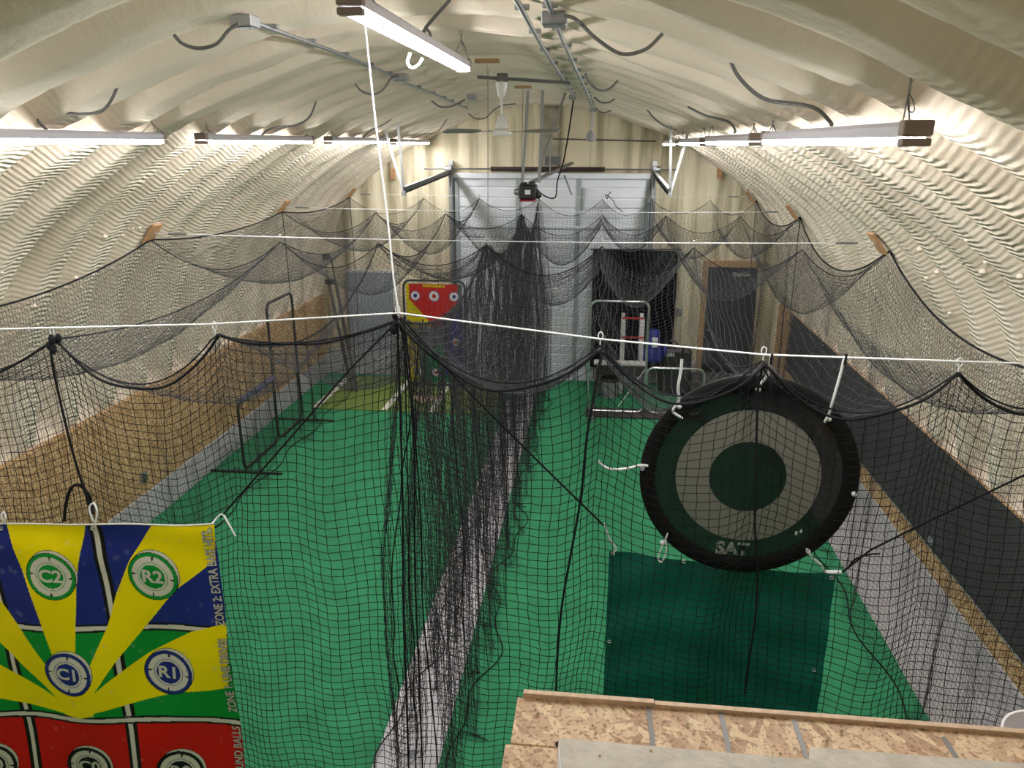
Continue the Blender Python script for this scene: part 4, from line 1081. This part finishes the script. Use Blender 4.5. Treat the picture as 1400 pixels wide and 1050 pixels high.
o = MB().tube(smooth_path([W(88, 712, 4.25), W(90, 690, 4.25), W(97, 668, 4.25), (W(108, 663, 4.25)), W(120, 675, 4.25), W(126, 692, 4.25), W(128, 702, 4.2)]), .010, 6).build('rope_loop', 'rope'); tag(o, 'black rope looping up behind the top of the banner', 'rope')

# ------------------------------------------------------------------ round hitting screen
YS = 4.33
dc = Vector(W(1022, 652, YS)); RD = (W(1168, 650, YS)[0] - W(877, 650, YS)[0]) / 2
ds = thing('round_hitting_screen', 'round black mesh screen with a pale grey ring hanging by cords', 'hitting screen', tuple(dc))
def ring_mesh(r0, r1, y, n=96):
    b = MB(); vs = []
    for r in (r0, r1):
        for yy in (y - .0015, y + .0015): vs += [(dc.x + r * math.cos(2*pi*k/n), yy, dc.z + r * math.sin(2*pi*k/n)) for k in range(n)]
    # order: inner front, inner back, outer front, outer back
    fs = []
    for k in range(n):
        q = (k + 1) % n; fs += [(k, q, 2*n+q, 2*n+k), (n+k, 3*n+k, 3*n+q, n+q), (2*n+k, 2*n+q, 3*n+q, 3*n+k)]
        if r0 > .01: fs.append((k, n+k, n+q, q))
    return b.add(vs, fs)
ri = RD * .92
ring_mesh(.0005, RD * .365, YS).build('bullseye', 'disc_dark', ds); ring_mesh(RD * .365, RD * .685, YS).build('pale_ring', 'disc_light', ds); ring_mesh(RD * .685, ri, YS).build('outer_mesh', 'disc_dark', ds)
prf = []
b = MB(); n = 96; vs = []
sec = [(-.045, -.012), (-.03, -.02), (.03, -.02), (.045, -.01), (.045, .01), (.03, .02), (-.03, .02), (-.045, .012)]
for k in range(n):
    a = 2*pi*k/n
    for (rr_, yy) in sec: r = RD * .96 + rr_; vs.append((dc.x + r * math.cos(a), YS + yy, dc.z + r * math.sin(a)))
fs = [(k*8+i, k*8+(i+1) % 8, ((k+1) % n)*8+(i+1) % 8, ((k+1) % n)*8+i) for k in range(n) for i in range(8)]
b.add(vs, fs, True).build('padded_rim', 'rim', ds)
q = W(1001, 750, YS)
place_text('SAT', .115, lambda u, v: (u, YS - .006, v), 'disc_mark', ds, cx=q[0], cy=q[2], bold=.005, rot=-.02)
q = W(1092, 727, YS)
for dx in (-.014, .012): MB().box((q[0] + dx - .007, YS - .004, q[2] - .012 + dx * .6), (q[0] + dx + .006, YS - .002, q[2] + .012 + dx * .6)).build('small_mark', 'label', ds)
# bands over the rim with white toggles
for px_, py_ in ((1035, 530), (905, 738), (1103, 750), (1165, 672), (928, 553), (1131, 570), (878, 637)):
    p = Vector(W(px_, py_, YS)); MB().lathe(p + Vector((0, -.05, 0)), [(.006, 0), (.014, .008), (.014, .022), (.006, .03)], 10, 'Y').build('toggle', 'plastic', ds)
def cordt(pts, lb, r=.008, m='cord', nm='bungee_cord'):
    o = MB().tube(smooth_path([W(*q) for q in pts]), r, 6).build(nm, m); tag(o, lb, 'cord', 'white cords on the round screen'); return o
cordt([(933, 478, 4.2), (931, 505, 4.22), (927, 530, 4.24), (928, 548, 4.27), (920, 562, 4.28), (933, 572, 4.28)], 'white bungee hanging from the cable to the screen rim, left one')
cordt([(1155, 487, 4.2), (1148, 515, 4.22), (1138, 550, 4.24), (1133, 567, 4.27), (1127, 577, 4.28)], 'white bungee hanging from the cable to the screen rim, right one')
cordt([(1054, 486, 4.2), (1053, 500, 4.25), (1050, 512, 4.28), (1040, 525, 4.3)], 'short white bungee at the top middle of the round screen')
cordt([(818, 630, 4.28), (828, 639, 4.28), (842, 642, 4.28), (860, 640, 4.28), (876, 636, 4.28), (886, 637, 4.28)], 'white bungee stretched from the net to the screen rim at its left')
cordt([(913, 729, 4.28), (908, 742, 4.28), (903, 752, 4.28), (900, 764, 4.28), (905, 768, 4.28), (911, 752, 4.28), (910, 735, 4.28)], 'white cord loop at the lower left of the round screen', .005)
cordt([(1103, 750, 4.28), (1110, 762, 4.28), (1122, 772, 4.28), (1130, 783, 4.28), (1145, 783, 4.28)], 'white cord from the lower right of the round screen to the tarp', .007)
for (x, y) in ((933, 482), (1156, 490), (1055, 490)):
    p = Vector(W(x, y, 4.2)); o = MB().tube([p + Vector((0, 0, -.035)), p + Vector((0, 0, .025))], .009, 6).build('cable_clip', 'rope'); tag(o, {933: 'black clip on the cable at the left bungee', 1156: 'black clip on the cable at the right bungee', 1055: 'black clip on the cable at the middle bungee'}[x], 'clip')

# ------------------------------------------------------------------ green tarp
YG = 4.42
tl, trr = Vector(W(833, 754, YG)), Vector(W(1143, 787, YG))
tp = thing('green_tarp', 'dark green vinyl tarp hanging below the round screen', 'tarp', (tl.x, YG, .6))
nx, nz = 70, 70; V = []
for i in range(nx):
    f = i / (nx - 1)
    for j in range(nz):
        g = j / (nz - 1); x = tl.x + (trr.x - tl.x) * f; zt_ = tl.z + (trr.z - tl.z) * f
        V.append((x, YG + .012 * math.sin(f * 9 + g * 3) + .010 * math.sin(f * 21 + g * 5) * (1 - g) + .008 * math.sin(g * 26 + 3 * math.sin(f * 5)), zt_ - (zt_ - .45) * g - .012 * math.sin(pi * f) * (1 - g)))
idx = np.arange(nx * nz).reshape(nx, nz); F = np.stack([idx[:-1, :-1], idx[:-1, 1:], idx[1:, 1:], idx[1:, :-1]], -1).reshape(-1, 4)
link('sheet', raw_mesh('sheet', np.array(V) - np.array(tp['_at']), F, True), 'tarp', tp)
for (x, y) in ((838, 757), (935, 768), (992, 770), (1029, 777), (1137, 790), (833, 877), (1113, 916)):
    p = Vector(W(x, y, YG - .015)); ring = [p + Vector((math.cos(a) * .011, 0, math.sin(a) * .011)) for a in [2*pi*k/10 for k in range(10)]]
    MB().tube(ring, .004, 5, closed=True).build('grommet', 'chrome', tp)
o = MB().tube(smooth_path([W(826, 716, 4.36), W(830, 728, 4.38), W(834, 738, 4.39), W(842, 750, 4.4), (W(838, 757, 4.4))]), .006, 6).build('tie_hook', 'cord'); tag(o, 'white hook joining the black rope to the tarp left corner', 'hook')
o = MB().tube([W(1130, 782, 4.36), W(1150, 782, 4.36)], .012, 8).build('tie_toggle', 'plastic'); tag(o, 'white plastic toggle at the tarp right corner', 'toggle')

# ------------------------------------------------------------------ loft deck edge in the lower right
ZD = 3.10
e0 = at(707, 957, 'Z', ZD); e1 = at(1400, 1002, 'Z', ZD); yd = (e0.y + e1.y) / 2
lx = e0.x; dk = thing('loft_deck', 'chipboard loft deck with grey tape strips in the lower right', 'loft deck', (lx, yd, ZD))
ym = at(700, 1016, 'Z', ZD).y
MB().box((lx, ym, ZD - .018), (2.8, yd, ZD), .0015).build('deck_sheet', 'osb_deck', dk)
MB().box((lx - .012, -.35, ZD - .018), (2.8, ym - .003, ZD - .0005), .0015).build('deck_sheet', 'osb_deck', dk)
xs_ = at(895, 962, 'Z', ZD + .02).x
MB().box((lx + .015, yd - .001, ZD - .10), (xs_, yd + .016, ZD + .014), .001).build('rim_board', 'plywood', dk)
MB().box((xs_ + .002, yd - .001, ZD - .10), (2.8, yd + .016, ZD + .010), .001).build('rim_board', 'plywood', dk)
for x in np.arange(lx + .05, 2.8, .5): MB().box((x, -.3, ZD - .16), (x + .038, yd - .002, ZD - .018), .002).build('joist', 'lumber', dk)
for (x, y) in ((lx + .06, .2), (2.72, .2), (2.72, 1.2)): MB().box((x - .045, y - .045, 0.016 ), (x + .045, y + .045, ZD - .16), .003).build('post', 'lumber', dk)
for (xa, ya, xb, yb_) in ((886, 965, 893, 1022), (985, 972, 998, 1032), (1085, 984, 1104, 1040), (1290, 1008, 1310, 1040)):
    a_, b_ = at(xa, ya, 'Z', ZD + .001), at(xb, yb_, 'Z', ZD + .001); dvv = (b_ - a_).normalized(); n_ = Vector((-dvv.y, dvv.x, 0)) * .006
    MB().prism([(0, 0), (1, 0), (1, 1), (0, 1)], lambda u, v, d: tuple(a_.lerp(b_, u) + n_ * (v * 2 - 1) + Vector((0, 0, d))), 0, .0012).build('tape_strip', 'tape', dk)
g0 = at(764, 1010, 'Z', ZD + .002); ga = at(1103, 1022, 'Z', ZD); gb = at(1100, 1020, 'Z', ZD)
pol = [(g0.x, g0.y), (at(1103, 1033, 'Z', ZD).x, at(1103, 1040, 'Z', ZD).y), (at(1107, 1023, 'Z', ZD).x, at(1107, 1023, 'Z', ZD).y), (2.78, at(1400, 1040, 'Z', ZD).y), (2.78, .6), (g0.x - .015, .6)]
MB().prism(pol, lambda u, v, d: (u, v, d), ZD + .0005, ZD + .004).build('grey_cover', 'greycover', dk)
p = at(765, 1016, 'Z', ZD); MB().lathe((p.x, p.y - .005, ZD), [(.010, 0), (.0105, .0012)], 20).build('drilled_hole', 'hole', dk)
o = MB().tube([at(765, 1022, 'Z', ZD + .004), at(767, 1060, 'Z', ZD + .03)], .0018, 6).build('thin_cord', 'cord'); tag(o, 'thin white cord coming out of the drilled hole', 'cord')
rnd = random.Random(3)
for i, (x, y) in enumerate(((810, 992), (940, 989), (1067, 1030), (1130, 1012), (1150, 998), (890, 1026), (820, 1033), (735, 975))):
    p = at(x, y, 'Z', ZD + .006); r = rnd.uniform(.003, .006)
    o = MB().lathe(p, [(r*.4, -r), (r, -r*.4), (r*.9, r*.5), (r*.3, r)], 7).build('debris_crumb', 'crumb', loc=p); tag(o, 'tiny tan crumb of debris on the chipboard deck', 'crumb', 'crumbs on the loft deck')
# bucket just past the deck edge, on its own ledge board
ZB = 2.72; rb = .15; far = at(1412, 971, 'Z', ZB); bc_ = Vector((far.x, far.y - rb, ZB))
bk = thing('white_bucket', 'round white bucket rim poking up past the deck edge', 'bucket', (bc_.x, bc_.y, ZB - .30))
pr = [(rb * .82, -.30), (rb * .97, -.03), (rb * 1.02, -.028), (rb * 1.02, .0), (rb * .97, .0), (rb * .96, -.02), (rb * .78, -.28), (.001, -.285)]
b = MB(); n = 40; vs = [(bc_.x + r * math.cos(2*pi*k/n), bc_.y + r * math.sin(2*pi*k/n), bc_.z + h) for r, h in pr for k in range(n)]
fs = [(i*n+k, i*n+(k+1) % n, (i+1)*n+(k+1) % n, (i+1)*n+k) for i in range(len(pr)-1) for k in range(n)] + [tuple(range(n))[::-1]]
b.add(vs, fs, True).build('body', 'plastic', bk)
MB().lathe((bc_.x, bc_.y, bc_.z - .20), [(rb * .85, 0), (rb * .85, .02)], 30).build('contents', 'bucket_in', bk)
o = MB().box((bc_.x - rb, yd - .4, ZB - .34), (2.9, bc_.y + rb, ZB - .30), .003).build('ledge_board', 'lumber', dk)

# ------------------------------------------------------------------ world and view
w = bpy.data.worlds.new('world'); S.world = w; w.use_nodes = True
w.node_tree.nodes['Background'].inputs[0].default_value = (.9, .92, 1, 1); w.node_tree.nodes['Background'].inputs[1].default_value = .0
S.view_settings.view_transform = 'Standard'; S.view_settings.look = 'None'; S.view_settings.exposure = 1.36; S.view_settings.gamma = 1
S.cycles.max_bounces = 8; S.cycles.diffuse_bounces = 5; S.cycles.transparent_max_bounces = 12; S.cycles.use_denoising = True
for o in bpy.data.objects:
    if '_at' in o.keys(): del o['_at']
